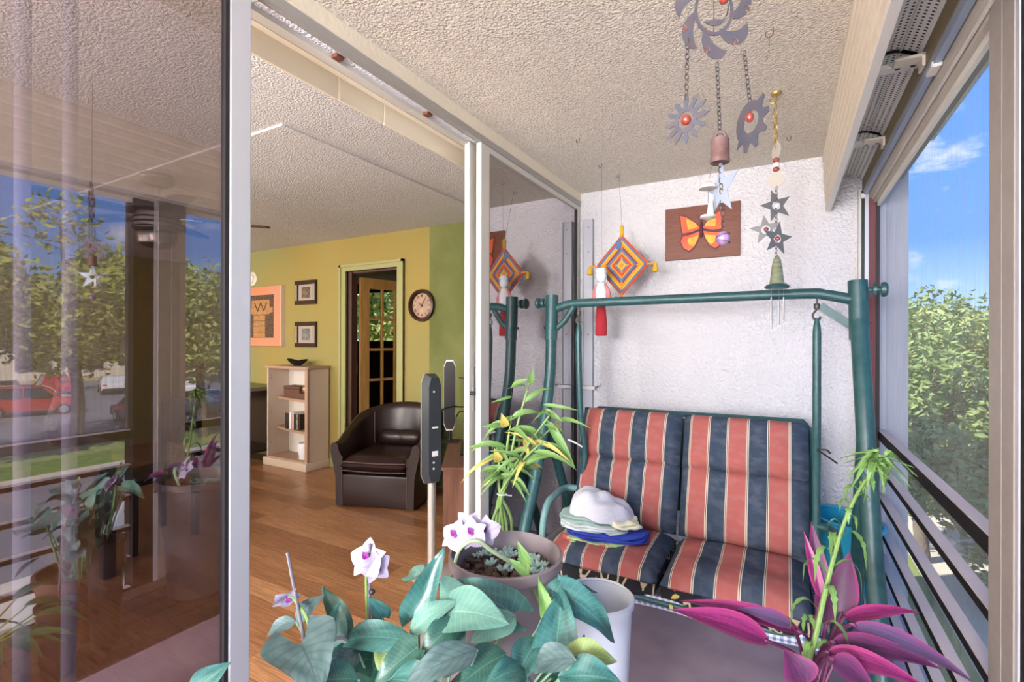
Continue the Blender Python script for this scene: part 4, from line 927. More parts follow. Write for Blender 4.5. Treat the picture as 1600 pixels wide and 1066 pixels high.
t.part('blue_bow', MB().ell(gc+Vector((-.02, -.014, .13)), .022, .008, .03, 10), 'yarn_blue')
t.part('hanging_cord', MB().tube([gc+Vector((0, -.004, .24)), (-.945, 3.09, ZC)], .0012, 5), 'stake_grey')
# cloth doll: plain generic hanging figure
dc = Vector((-.99, 2.88, 1.385))
t = T('cloth_doll', 'small red and white cloth doll hanging by the swing beam', 'doll', (dc.x, dc.y, dc.z))
t.part('skirt', MB().lathe([(.030, 0), (.036, .01), (.034, .10), (.026, .19), (.020, .20)], dc, 16), 'cloth_red')
t.part('tunic', MB().lathe([(.022, .19), (.034, .22), (.036, .28), (.022, .325)], dc, 16), 'cloth_white')
for sx in (-1, 1): t.part('sleeve', MB().tube(bez([dc+Vector((sx*.02, 0, .315)), dc+Vector((sx*.045, 0, .27)), dc+Vector((sx*.042, 0, .20))], 5), [.012]*6+[.016]*5, 8), 'cloth_pink')
t.part('head', MB().ell(dc+Vector((0, 0, .365)), .034, .034, .040, 14), 'cloth_white'); t.part('cap', MB().lathe([(.034, 0), (.036, .012), (.026, .03), (0, .036)], dc+Vector((0, 0, .385)), 16), 'towel_light')
t.part('hanging_cord', MB().tube([dc+Vector((0, 0, .415)), (-.982, 2.86, ZC)], .001, 5), 'stake_grey')

# ceiling hooks
for i, (h_, l) in enumerate([((-.964, 2.442), 'empty dark ceiling hook above the fixed glass panel'), ((-.982, 2.859), 'dark ceiling hook holding the cloth doll cord'), ((-.945, 3.09), 'dark ceiling hook holding the yarn diamond cord'), ((-.04, 1.908), 'small rusty hook with a thread on the stucco ceiling'), ((.022, 2.961), 'tiny dark hook in the ceiling corner by the end wall')]):
    x_, y_ = h_; k = .9 if i != 3 else 1.2
    mb = MB().tube([(x_, y_, ZC+.004), (x_, y_, ZC-.016*k)]+[(x_+.010*k*(math.cos(a)-1), y_, ZC-.016*k-.011*k*math.sin(a)) for a in [PI*j/8 for j in range(1, 11)]], .0016, 6)
    if i == 3: mb.tube([(x_-.01, y_, ZC-.02), (x_-.012, y_, ZC-.11)], .0004, 4)
    solo('ceiling_hook', mb, 'copper' if i == 3 else 'dark_steel', l, 'hook', 'ceiling hooks')

# wind chime with a swirling sun
fx = Vector((_r.x, _r.y, 0)).normalized(); UZ = Vector((0, 0, 1)); fn = fx.cross(UZ)   # fn points to the balcony's inner side
sc_ = Vector((-.112, .923, 1.935))
t = T('sun_wind_chime', 'metal wind chime with a swirling sun, a bell and a star', 'wind chime', sc_+Vector((0, 0, -.42)))
ring_o, ring_i = circ(.036, 28), circ(.031, 28)
t.part('sun_ring', MB().ring([(a*.95, b*1.25) for a, b in ring_o], [(a*.95, b*1.25) for a, b in ring_i], sc_, fx, UZ, .002), 'copper_sheet', smooth=False)
def comma(a0):
    L_, R_ = [], []
    for k in range(11):
        q = k/10; an = a0+.85*q; rr = .035+.030*math.sin(q*PI/2); w = .0045+.0085*math.sin(PI*min(1, q*1.02)**.75)**.8
        if k == 10: w = .004
        L_.append(((rr+w)*math.cos(an), (rr+w)*math.sin(an))); R_.append(((rr-w)*math.cos(an), (rr-w)*math.sin(an)))
    an = a0+.85+.10; tipp = (.064*math.cos(an), .064*math.sin(an))
    return L_+[tipp]+R_[::-1]
for k in range(7):
    p_ = t.part('sun_ray', MB().prism([(a*.95, b*1.2) for a, b in comma(-PI/2-.55+2*PI*k/7)], sc_, fx, UZ, .0015), 'copper_sheet', smooth=False)
    an = -PI/2-.55+2*PI*k/7+.35
    t.part('punched_spiral', MB().tube([sc_+fx*(.95*(.062*math.cos(an)+.007*math.cos(q)*q/9))+UZ*(1.2*(.062*math.sin(an)+.007*math.sin(q)*q/9))+fn*.002 for q in [j*.6 for j in range(16)]], .0007, 4), 'copper', p_)
t.part('moon_face', MB().prism([(.026*math.cos(a), .032*math.sin(a)) for a in [-PI*.72+PI*1.35*j/14 for j in range(15)]]+[(.010+.016*math.cos(a), .022*math.sin(a)) for a in [PI*.60-PI*1.2*j/10 for j in range(11)]], sc_+Vector((0, 0, .004)), fx, UZ, .002), 'copper_sheet', smooth=False)
for q in ((-.012, .030), (.016, .017)): t.part('bead', MB().ell(sc_+fx*q[0]+UZ*q[1]+fn*.004, .008, .008, .008, 12), 'bead_red')
t.part('hanging_wire', MB().tube([sc_+Vector((0, 0, .045)), sc_+Vector((0, 0, .30)), (sc_.x, sc_.y, ZC)], .001, 5).tube([sc_+Vector((0, 0, .045)), sc_+Vector((0, 0, -.042))], .0008, 5), 'dark_steel')
sunp, moonp, bellp, starp, beadp = Vector((-.154, .90, 1.742)), Vector((-.056, .955, 1.737)), Vector((-.102, .929, 1.688)), Vector((-.100, .930, 1.620)), Vector((-.097, .932, 1.533))
t.part('chain', chain(MB(), sc_+fx*-.046+UZ*-.050, sunp+Vector((0, 0, .035)), 12), 'dark_steel'); t.part('chain', chain(MB(), sc_+fx*.054+UZ*-.072, moonp+Vector((0, 0, .035)), 11), 'dark_steel'); t.part('chain', chain(MB(), sc_+fx*.006+UZ*-.092, bellp+Vector((0, 0, .030)), 16), 'dark_steel'); t.part('chain', chain(MB(), bellp+Vector((0, 0, -.02)), beadp+Vector((0, 0, .02)), 12), 'dark_steel')
tx = (fx*.62+fn*.78).normalized()
def sunpoly(n, ro, ri):
    P_ = []
    for k in range(n):
        a = 2*PI*k/n
        P_ += [(ri*math.cos(a-.16), ri*math.sin(a-.16)), (ro*.80*math.cos(a-.13), ro*.80*math.sin(a-.13)), (ro*math.cos(a), ro*math.sin(a)), (ro*.80*math.cos(a+.13), ro*.80*math.sin(a+.13)), (ri*math.cos(a+.16), ri*math.sin(a+.16))]
    return P_
SP = sunpoly(12, .044, .022); IN = [(.015*math.cos(math.atan2(b, a)), .015*math.sin(math.atan2(b, a))) for a, b in SP]
t.part('small_sun', MB().ring(SP, IN, sunp, tx, UZ, .0015), 'copper_sheet', smooth=False); t.part('bead', MB().ell(sunp+Vector((0, 0, .0)), .009, .009, .009, 14), 'bead_red')
mx_ = (fx*.22+fn*.97).normalized()
MP = []
for k in range(40):
    a = 2*PI*k/40; ro = .034+(.013*((k % 4) in (0, 1)) if -PI/2-.9 < (a if a < PI else a-2*PI) < .9 else 0); MP.append((ro*math.cos(a), ro*1.1*math.sin(a)))
t.part('small_moon', MB().ring(MP, [(.004+.019*math.cos(2*PI*k/40), .019*math.sin(2*PI*k/40)) for k in range(40)], moonp, mx_, UZ, .0015), 'copper_sheet', smooth=False); t.part('bead', MB().ell(moonp+Vector((0, 0, .01)), .007, .007, .009, 12), 'bead_red')
b_ = t.part('bell', MB().lathe([(.0155, -.022), (.0165, -.020), (.0155, -.012), (.0155, .016), (.0145, .020), (.0135, .020), (.0125, -.02)], bellp, 24), 'rust'); t.part('bell_loop', MB().tube([bellp+Vector((.010*math.cos(q), 0, .018+.014*math.sin(q))) for q in [PI*j/10 for j in range(11)]], .003, 6), 'rust', b_)
sx_ = (fx*.16+fn*.98).normalized()
t.part('star_pendant', MB().ring(star(.054, .020, 5), [(.010*math.cos(math.atan2(b, a)), .010*math.sin(math.atan2(b, a))) for a, b in star(.054, .020, 5)], starp, sx_, UZ, .0015), 'alu_blue', smooth=False)
t.part('glass_ball', MB().ell(beadp, .0115, .0115, .0125, 18), 'bead_purple'); t.part('ball_wrap', MB().tube([beadp+Vector((.0118*math.cos(q), .0118*math.sin(q), .008*math.cos(q*.5))) for q in [j*.5 for j in range(26)]], .0008, 4), 'dark_steel')
# paper mushrooms hanging beside the bell
mc = Vector((-.122, .935, 1.60))
t = T('shell_charm', 'pale mushroom shaped shell charm beside the bell', 'charm', mc+Vector((0, 0, -.04)))
t.part('upper_cap', MB().lathe([(.016, 0), (.014, .006), (.007, .011), (0, .012)], mc+Vector((0, 0, .025)), 16), 'translucent_disc'); t.part('stalk', MB().lathe([(.006, 0), (.004, .02), (.002, .035)], mc+Vector((.004, 0, -.022)), 10), 'plastic_white')
t.part('lower_cap', MB().lathe([(.004, -.004), (.014, 0), (.013, .004), (.003, .006)], mc+Vector((0, 0, -.027)), 16), 'translucent_disc'); t.part('hanging_thread', MB().tube([mc+Vector((0, 0, -.02)), mc+Vector((0, 0, .035)), bellp+Vector((-.012, 0, -.02))], .0005, 4), 'stake_grey')

# second chime: stars and a little lighthouse
q0 = Vector((-.038, 2.42, ZC))
t = T('star_wind_chime', 'wind chime of metal stars ending in a small lighthouse bell', 'wind chime', (q0.x, q0.y, 1.44))
t.part('brass_hook', MB().lathe([(.022, 0), (.02, -.01), (.008, -.014)], q0, 16).tube([q0+Vector((0, 0, -.012)), q0+Vector((0, 0, -.03))]+[q0+Vector((.013*(math.cos(a)-1), 0, -.03-.013*math.sin(a))) for a in [PI*j/8 for j in range(1, 11)]], .003, 8), 'brass')
t.part('chain', chain(MB(), (q0.x-.006, q0.y, 2.395), (q0.x, q0.y, 2.20), 6, .0022, .009), 'brass')
for z, rr, tw in ((2.185, .036, .5), (2.06, .034, 1.4)): t.part('shell_disc', MB().lathe([(0, -.001), (rr, -.001), (rr, .001), (0, .001)], (q0.x, q0.y, z), 24, mat=Matrix.Rotation(tw, 4, 'Z') @ Matrix.Rotation(PI/2, 4, 'Y')), 'translucent_disc', smooth=False)
for z, mm in ((2.145, 'bead_red'), (2.125, 'mug_white'), (2.105, 'bead_red')): t.part('bead', MB().ell((q0.x, q0.y, z), .014, .014, .012, 12), mm)
for (dx_, z, rr, rot, tl) in ((.0, 1.945, .072, .3, .0), (-.04, 1.845, .066, .12, .5), (.005, 1.80, .075, -.15, -.2)):
    sxv = (fx*math.cos(tl)+fn*math.sin(tl)); so = Vector((q0.x+dx_, q0.y-.004*z, z)); P_ = star(rr, rr*.42, 5, PI/2+rot)
    so.y = q0.y-.012*(1.95-z)*10*.3
    sp_ = t.part('star', MB().ring(P_, [(.019*math.cos(math.atan2(b, a)), .019*math.sin(math.atan2(b, a))) for a, b in P_], so, sxv, UZ, .002), 'star_metal', smooth=False)
    t.part('bead', MB().ell(so+fn*.004, .010, .010, .010, 12), 'bead_red' if z < 1.9 else 'clear_bead' if 'clear_bead' in MAT else 'mug_white', sp_)
t.part('chain', chain(MB(), (q0.x, q0.y, 2.03), (q0.x, q0.y, 1.72), 16, .0014, .006), 'dark_steel')
lh = t.part('lighthouse', MB().lathe([(.031, 0), (.028, .012), (.020, .085), (.018, .09), (.016, .10), (.017, .105), (.010, .118), (.003, .13)], (q0.x+.004, q0.y, 1.60), 20), 'ceramic_green')
t.part('lighthouse_base', MB().lathe([(.044, -.012), (.050, -.004), (.040, .006), (.02, .01), (0, .01)], (q0.x+.004, q0.y, 1.595), 20), 'teal_metal', lh)
for k in range(5):
    a = 2*PI*k/5; x_, y_ = q0.x+.004+.026*math.cos(a), q0.y+.026*math.sin(a); z_ = 1.545-.02*(k % 3)
    t.part('chime_tube', MB().tube([(x_, y_, z_), (x_, y_, z_-.10)], .0032, 8).tube([(x_, y_, 1.585), (x_, y_, z_)], .0005, 4), 'steel')

# added fill lamps, all out of view: one at the near end of the balcony, two in the living room
def fill_lamp(x, y, z0, en, col, label):
    t = T('fill_lamp', label, 'lamp', (x, y, z0), 'added fill lamps')
    t.part('base', MB().lathe([(.15, 0), (.15, .015), (.03, .035), (.012, .05)], (x, y, z0), 28), 'brass'); t.part('pole', MB().tube([(x, y, z0+.04), (x, y, z0+1.50)], .012, 12), 'brass')
    t.part('globe', MB().ell((x, y, z0+1.68), .19, .19, .19, 28), 'fill_lamp_glass'); t.part('collar', MB().lathe([(.012, 1.46), (.05, 1.49), (.06, 1.51)], (x, y, z0), 20), 'brass')
    ll = bpy.data.lights.new('fill_lamp_light', 'POINT'); ll.energy = en; ll.color = col; ll.shadow_soft_size = .35
    lo = bpy.data.objects.new('fill_lamp_light', ll); COL.objects.link(lo); lo.location = (x, y, z0+1.68)
fill_lamp(-.40, -2.35, ZF, 300, (.96, .97, 1.0), 'added globe fill lamp, unseen at the near end of the balcony')
fill_lamp(-1.85, -1.0, 0, 140, (1, .93, .86), 'added globe fill lamp, unseen near the sliding door')
fill_lamp(-6.4, -1.2, 0, 140, (1, .93, .86), 'added globe fill lamp, unseen in the far corner of the living room')

# ------------------------------------------------------------------ plants
SH = {'heart': lambda s: (1-s)**.75*(1-(1-min(1, s/.20))**2*.62), 'ovate': lambda s: max(0, math.sin(PI*min(1, max(0, s))**.72))**.85, 'lance': lambda s: max(0, math.sin(PI*min(1, max(0, s))**.62))**1.05}
def leaf(base, tip, width, up, shape='ovate', fold=.25, arch=.10, lobe=0., curl=0., ns=14, nt=7, wave=.0):
    base = Vector(base); tip = Vector(tip); ax = tip-base; L = ax.length; ad = ax.normalized(); up = Vector(up)
    side = ad.cross(up); side = side.normalized() if side.length > 1e-4 else ad.orthogonal().normalized(); nr = side.cross(ad)
    sh = SH[shape]; mb = MB()
    def g(a, b):
        s_, t_ = a, 2*b-1; w = width/2*(sh(s_) if 0 < s_ < 1 else (sh(0) if s_ <= 0 else 0))
        p = base+ax*s_+nr*(arch*L*4*s_*(1-s_))+side*(t_*w)+nr*(fold*abs(t_)**1.3*w+wave*L*math.sin(9*s_+3*t_)*abs(t_))
        p -= nr*(curl*L*s_**3)
        if lobe: p -= ad*(lobe*L*abs(t_)**1.5*(1-s_)**4)
        return p
    mb.grid(g, ns, nt, uvf=lambda a, b: (2*b-1+1e-4, a)); return mb
def tocam(p): return (CAM-Vector(p)).normalized()

# low bench that carries the pots
t = T('plant_bench', 'low dark wooden bench under the plant pots', 'bench', (-.62, .82, ZF))
for k in range(5): t.part('slat', MB().box(-.85+.09*k, -.85+.09*k+.084, .12, 1.405, .34, .36, 0, .002), 'bench_wood')
for x_ in (-.84, -.45):
    for y_ in (.14, 1.34): t.part('leg', MB().box(x_, x_+.04, y_, y_+.05, ZF, .34), 'bench_wood')
t.part('crossbar', MB().box(-.84, -.41, .15, .18, .27, .34).box(-.84, -.41, 1.35, 1.38, .27, .34), 'bench_wood')
BZ = .36
# big grey pot with soil and succulents
pc = Vector((-.626, 1.083, BZ))
t = T('large_pot', 'large grey brown plastic pot full of dark bark soil', 'pot', pc)
t.part('pot_wall', MB().lathe([(.095, 0), (.10, .004), (.135, .42), (.146, .425), (.146, .447), (.139, .450), (.134, .44), (.125, .30), (.124, .29)], pc, 40, cap=False).lathe([(.0, .001), (.1, .001)], pc, 40, cap=False), 'pot_grey')
t.part('soil', MB().grid(lambda a, b: pc+Vector((.130*a*math.cos(2*PI*b), .130*a*math.sin(2*PI*b), .385+.014*math.sin(9*a+5*b*6)*a)), 8, 30, cv=True), 'soil')
rg = random.Random(5); mb = MB()
for i in range(260):
    a = rg.random()*2*PI; r_ = .125*math.sqrt(rg.random()); q = pc+Vector((r_*math.cos(a), r_*math.sin(a), .392+rg.random()*.010)); s_ = .005+rg.random()*.008
    m4 = Matrix.Translation(q) @ Matrix.Rotation(rg.random()*6, 4, 'Z') @ Matrix.Rotation(rg.random()*3, 4, 'X')
    k = MB().box(-s_, s_, -s_*.6, s_*.6, -s_*.35, s_*.35).xf(m4); mb.add(k.v, k.f)
o = t.part('bark_chips', mb, 'bark_chip', smooth=False); o['kind'] = 'stuff'
t = T('succulent_patch', 'tiny grey green succulents spreading over the pot soil', 'plant', pc+Vector((-.02, .05, .39)))
for i in range(34):
    a = rg.random()*2*PI; r_ = .12*math.sqrt(rg.random()); q = pc+Vector((r_*math.cos(a)*1.0-.0, r_*math.sin(a)*.55+.055, .395)); mb = MB()
    if (q-pc).to_2d().length > .122: continue
    for j in range(6):
        b = 2*PI*j/6+rg.random(); d_ = Vector((math.cos(b), math.sin(b), .75)).normalized(); mb.ell(q+d_*.010+Vector((0, 0, .004)), .0042, .0042, .010, 8, mat=d_.to_track_quat('Z', 'Y').to_matrix())
    t.part('rosette', mb, 'succulent')
# white bucket
kc = Vector((-.461, 1.313, BZ))
t = T('white_bucket', 'translucent white plastic bucket beside the large pot', 'bucket', kc)
t.part('body', MB().lathe([(.0, .004), (.078, .004), (.080, .0), (.084, .004), (.096, .272), (.093, .272), (.080, .012), (0, .010)], kc, 44, cap=False), 'bucket_white'); t.part('rim', MB().lathe([(.095, .255), (.101, .258), (.102, .275), (.096, .279), (.092, .274)], kc, 44, cap=False), 'bucket_white')

# philodendron: leaves given by the place of stalk end and tip
root = W(735, 1150, d=.92)
PD = [  # base px, d, tip px, d, width m, material, shape, lobe, fold, arch
 (470, 1008, .88, 500, 1078, .80, .15, 'leaf_grey', 'heart', .50, .18, .10), (800, 958, 1.02, 684, 906, 1.06, .105, 'leaf_teal', 'heart', .25, .10, .10), (648, 968, 1.0, 691, 856, 1.03, .085, 'leaf_teal', 'heart', .15, .55, -.05),
 (686, 960, .98, 792, 968, .93, .095, 'leaf_pale', 'ovate', .2, .2, .12), (645, 1004, .92, 514, 1006, .98, .060, 'leaf_teal', 'ovate', 0, .15, .12), (652, 900, 1.04, 632, 905, 1.10, .06, 'leaf_pale', 'heart', .2, .2, .1),
 (868, 1022, .90, 879, 918, .97, .105, 'leaf_teal', 'heart', .30, .35, -.02), (884, 930, .98, 966, 1004, .97, .080, 'leaf_teal', 'heart', .25, .30, .12), (880, 926, 1.0, 936, 923, 1.03, .022, 'leaf_dark', 'lance', 0, .2, .1),
 (884, 1026, .86, 963, 1030, .84, .050, 'leaf_olive', 'ovate', .1, .35, .10), (900, 1030, .82, 827, 1046, .86, .05, 'leaf_grey', 'ovate', 0, .3, .15), (866, 928, 1.0, 886, 897, 1.02, .05, 'leaf_teal', 'heart', .3, .3, .0),
 (880, 1058, .82, 972, 1064, .80, .06, 'leaf_teal', 'ovate', .1, .3, .1), (838, 1004, .92, 800, 1072, .84, .06, 'leaf_teal', 'ovate', .1, .3, .1), (746, 1016, .86, 625, 1072, .80, .055, 'leaf_grey', 'ovate', 0, .25, .10),
 (792, 1022, .90, 715, 1070, .84, .07, 'leaf_dark', 'ovate', 0, .2, .08), (652, 1012, .90, 580, 1072, .86, .075, 'leaf_dark', 'heart', .1, .3, .05), (612, 1006, .94, 590, 1046, .90, .05, 'leaf_olive', 'ovate', .1, .2, .05),
 (716, 976, .95, 655, 1026, .90, .055, 'leaf_dark', 'ovate', .1, .3, .15), (702, 985, .96, 722, 1016, .92, .05, 'leaf_pale', 'ovate', .1, .3, .05), (800, 966, .97, 736, 1000, .92, .06, 'leaf_pale', 'ovate', .1, .2, .05),
 (598, 966, 1.0, 577, 933, 1.0, .050, 'leaf_teal', 'heart', .2, .2, .0), (548, 1000, .98, 504, 912, 1.03, .042, 'leaf_dark', 'ovate', 0, .5, -.05), (520, 1015, .96, 530, 942, .98, .050, 'leaf_dark', 'ovate', 0, .5, .0),
 (463, 972, .95, 413, 993, .95, .030, 'leaf_grey', 'lance', 0, .4, .12), (463, 972, .95, 507, 927, .98, .034, 'leaf_grey', 'lance', 0, .5, .05), (560, 1020, .92, 505, 1060, .86, .045, 'leaf_grey', 'ovate', 0, .2, .1),
 (690, 1030, .88, 660, 1066, .82, .05, 'leaf_teal', 'ovate', 0, .2, .1), (820, 1048, .86, 760, 1066, .80, .05, 'leaf_teal', 'ovate', 0, .2, .1), (560, 1062, .86, 470, 1066, .82, .06, 'leaf_dark', 'ovate', 0, .2, .05),
 (720, 915, 1.02, 690, 940, .98, .07, 'leaf_pale', 'ovate', .1, .2, .05), (860, 985, .96, 842, 900, 1.0, .030, 'leaf_bamboo', 'lance', 0, .3, .05), (640, 990, .95, 715, 935, .97, .045, 'leaf_pale', 'ovate', 0, .3, .1), (610, 1062, .84, 690, 1075, .80, .06, 'leaf_teal', 'ovate', 0, .3, .05)]
t = T('philodendron', 'trailing plant with large blue green heart shaped leaves', 'plant', (-.60, .72, BZ))
t.part('pot', MB().lathe([(.085, 0), (.115, .20), (.122, .20), (.122, .225), (.112, .225), (.105, .19), (0, .185)], (-.60, .72, BZ), 28), 'pot_terra')
rt = Vector((-.60, .72, BZ+.19))
rgp = random.Random(77)
for k in range(20):
    x_ = 470+24*k+rgp.uniform(-15, 15); y_ = 1020+rgp.uniform(-10, 30); dd = .93+rgp.uniform(0, .05); an = rgp.uniform(-2.6, -.5)
    PD.append((x_, y_+20, dd, x_+70*math.cos(an), y_+20+60*math.sin(an)*.7+25, dd-.03, rgp.uniform(.06, .09), rgp.choice(['leaf_dark', 'leaf_dark', 'leaf_teal', 'leaf_grey']), rgp.choice(['heart', 'ovate']), .15, .3, .08))
for i, (bx_, by_, bd, tx_, ty_, td, w, mt, shp, lb, fo, ar) in enumerate(PD):
    b = W(bx_, by_, d=bd); tp = W(tx_, ty_, d=td); upv = tocam(b)*.75+UZ*.6
    t.part('leaf', leaf(b, tp, w, upv, shp, fo, ar, lb, wave=.03, curl=.10), mt, ang=80)
    mid = (b+rt)/2+Vector((0, 0, -.03+.03*math.sin(i)))
    t.part('stem', MB().tube(bez([rt+Vector((.03*math.sin(i*2.1), .03*math.cos(i*1.7), 0)), mid+Vector((0, 0, -.02)), b], 6), .0022, 6), 'stem_leaf')
# bright shoot growing from the large pot
t = T('green_shoot', 'bright green shoot rising out of the large pot', 'plant', W(848, 950, d=1.12))
p0, p1, p2 = W(850, 960, d=1.12), W(828, 905, d=1.14), W(826, 880, d=1.14)
t.part('stem', MB().tube(bez([p0, p1, p2], 6), .003, 6), 'stem_green')
for b, tp, w in (((826, 888), (808, 845), .026), ((827, 899), (794, 872), .024), ((829, 900), (850, 930), .015)): t.part('leaf', leaf(W(*b, d=1.14), W(*tp, d=1.15), w, tocam(p0), 'lance', .3, .05), 'leaf_bamboo')

# orchids
def petal_flower(th, c, nrm, size, seed, tilt=0):
    rg = random.Random(seed); nrm = Vector(nrm).normalized(); a = nrm.orthogonal().normalized(); b = nrm.cross(a); c = Vector(c)
    fl_ = MB().ell(c, .006*size, .006*size, .006*size, 8); core = th.part('flower', fl_, 'flower_heart', label='white lilac orchid flower')
    for k in range(5):
        an = 2*PI*k/5+tilt; d_ = a*math.cos(an)+b*math.sin(an); L = .040*size*(1.1 if k % 2 else 1)
        th.part('petal', leaf(c, c+d_*L+nrm*.004, L*(1.05 if k in (1, 4) else .72), nrm, 'ovate', .12, .10, ns=8, nt=5), 'petal', core)
    d_ = -b; th.part('lip', leaf(c+nrm*.004, c+d_*.016*size+nrm*.014*size, .014*size, nrm, 'ovate', .5, .1, ns=6, nt=5), 'flower_heart', core)
def orchid(name, label, potc, poth, potr, stake, stem, flowers, potmat='pot_dark'):
    t = T('orchid', label, 'orchid', potc, 'potted orchids'); pv = Vector(potc)
    t.part('pot', MB().lathe([(potr*.75, 0), (potr, poth), (potr*1.08, poth), (potr*1.08, poth+.012), (potr*.95, poth+.012), (potr*.9, poth-.01), (0, poth-.012)], pv, 24), potmat)
    if stake: t.part('stake', MB().tube(stake, .0032, 8), 'stake_grey')
    if stem: t.part('flower_stem', MB().tube(bez(stem, 6), .0028, 6), 'stem_green')
    for i, (c, n, s_, ti) in enumerate(flowers): petal_flower(t, c, n, s_, i, ti)
    return t
oc = (-.745, .735, BZ)
fA = W(447, 932, d=.95)
t = orchid('orchid', 'orchid with one half closed lilac bloom leaning on a grey stake', (-.79, .60, BZ), .20, .05, [(-.79, .60, BZ+.18), W(475, 1000, d=.92), W(449, 864, d=.97)], [(-.79, .60, BZ+.19), W(485, 1000, d=.92), W(462, 940, d=.95), fA], [(fA, (.5, -.2, -.35), .72, .4)])
fB = W(575, 874, d=1.03)
t = orchid('orchid', 'orchid with an open lilac bloom on a thin dark stake', oc, .33, .05, [(-.745, .735, BZ+.32), W(577, 960, d=1.02), W(578, 850, d=1.035)], [(-.745, .735, BZ+.33), W(574, 960, d=1.02), W(572, 900, d=1.03), fB], [(fB, tocam(fB)+Vector((-.35, 0, .1)), 1.0, .3), (W(586, 885, d=1.025), tocam(fB)+Vector((.6, 0, -.1)), .85, .9)])
t.part('clip', MB().ell(W(581, 925, d=1.02), .007, .007, .006, 10), 'pot_dark')
for i, (a, b) in enumerate((((548, 1010), (520, 1000)), ((560, 1005), (595, 1012)), ((545, 1015), (535, 1055)))): t.part('air_root', MB().tube(bez([W(*a, d=.97), (W(*a, d=.97)+W(*b, d=.93))/2+Vector((0, 0, .01)), W(*b, d=.93)], 5), .004, 6), 'root_grey')
q = [W(712, 838, d=1.22), W(738, 834, d=1.21), W(733, 822, d=1.24), W(757, 830, d=1.23)]
t = T('orchid', 'orchid spray of white blooms drooping over the large pot rim', 'orchid', W(770, 880, d=1.2), 'potted orchids')
t.part('flower_stem', MB().tube(bez([W(800, 880, d=1.24), W(770, 862, d=1.2), W(745, 846, d=1.18), W(720, 856, d=1.18), W(708, 890, d=1.2)], 6), .005, 7), 'stem_pale')
for i, p_ in enumerate(q): petal_flower(t, p_, tocam(p_)+Vector((-.4+.25*i, -.1, .25-.1*i)), 1.0, i+10, .5*i)

# tied bundle of green stems (lucky bamboo)
vc = Vector((-.80, 1.345, BZ))
t = T('lucky_bamboo', 'tall light green leafy stems tied together behind the large pot', 'plant', vc)
t.part('vase', MB().lathe([(.040, 0), (.045, .01), (.042, .26), (.046, .28), (.042, .28), (.036, .02), (0, .015)], vc, 24), 'pot_dark')
tie = W(784, 772, d=1.57); rg = random.Random(11)
tops = [(829, 592, 1.57), (800, 650, 1.56), (858, 650, 1.52), (775, 690, 1.58), (848, 690, 1.50), (870, 660, 1.60)]
ends = [(768, 835), (780, 838), (792, 836), (800, 830), (775, 832), (786, 835)]
for i, (a, b) in enumerate(zip(tops, ends)):
    tp = W(a[0], a[1], d=a[2]); bt = W(b[0], b[1], d=1.58); mid = (tie*.5+tp*.5)+Vector((0, 0, .02))
    st = t.part('stem', MB().tube(bez([vc+Vector((.02*math.cos(i), .02*math.sin(i), .05)), bt, tie+Vector((.006*math.cos(i*1.1), .006*math.sin(i*1.1), 0)), mid, tp], 7), [.0055]*8+[.005]*8+[.0042]*8+[.003]*5, 7), 'stem_green')
    for k in range(8):
        f_ = .22+.11*k; bp_ = tie.lerp(tp, f_)+Vector((0, 0, .04*f_*(1-f_))); an = i*1.9+k*2.4; d_ = (fx*math.cos(an)+fn*.5*math.sin(an)).normalized()
        L = .12+.07*rg.random(); tipp = bp_+d_*L*.75+Vector((0, 0, L*(.45-.9*rg.random())))
        t.part('leaf', leaf(bp_, tipp, .013+.009*rg.random(), tocam(bp_)+UZ*.6, 'lance', .35, .14, ns=9, nt=5, curl=.25), 'leaf_bamboo' if rg.random() < .86 else 'leaf_yellow', st)
for b, tp, w, mt in (((828, 600), (833, 576), .018, 'leaf_bamboo'), ((853, 655), (900, 735), .022, 'leaf_bamboo'), ((790, 668), (783, 645), .024, 'leaf_yellow'), ((785, 665), (752, 667), .014, 'leaf_bamboo'), ((780, 722), (772, 700), .024, 'leaf_yellow'), ((850, 640), (880, 660), .016, 'leaf_bamboo'), ((848, 632), (905, 642), .010, 'leaf_bamboo'), ((805, 745), (828, 775), .016, 'leaf_bamboo'), ((800, 620), (766, 630), .008, 'leaf_bamboo')):
    t.part('leaf', leaf(W(*b, d=1.55), W(*tp, d=1.52), w*1.25, tocam(tie), 'lance', .3, .1, ns=9, nt=5), mt)
t.part('tie', MB().tube([tie+fx*(.014*math.cos(q))+fn*(.014*math.sin(q)) for q in [2*PI*j/12 for j in range(13)]], .0025, 6).tube([tie+fx*.012-fn*-.01, tie+fx*.032+Vector((0, 0, -.006))], .0025, 6), 'tie_white')

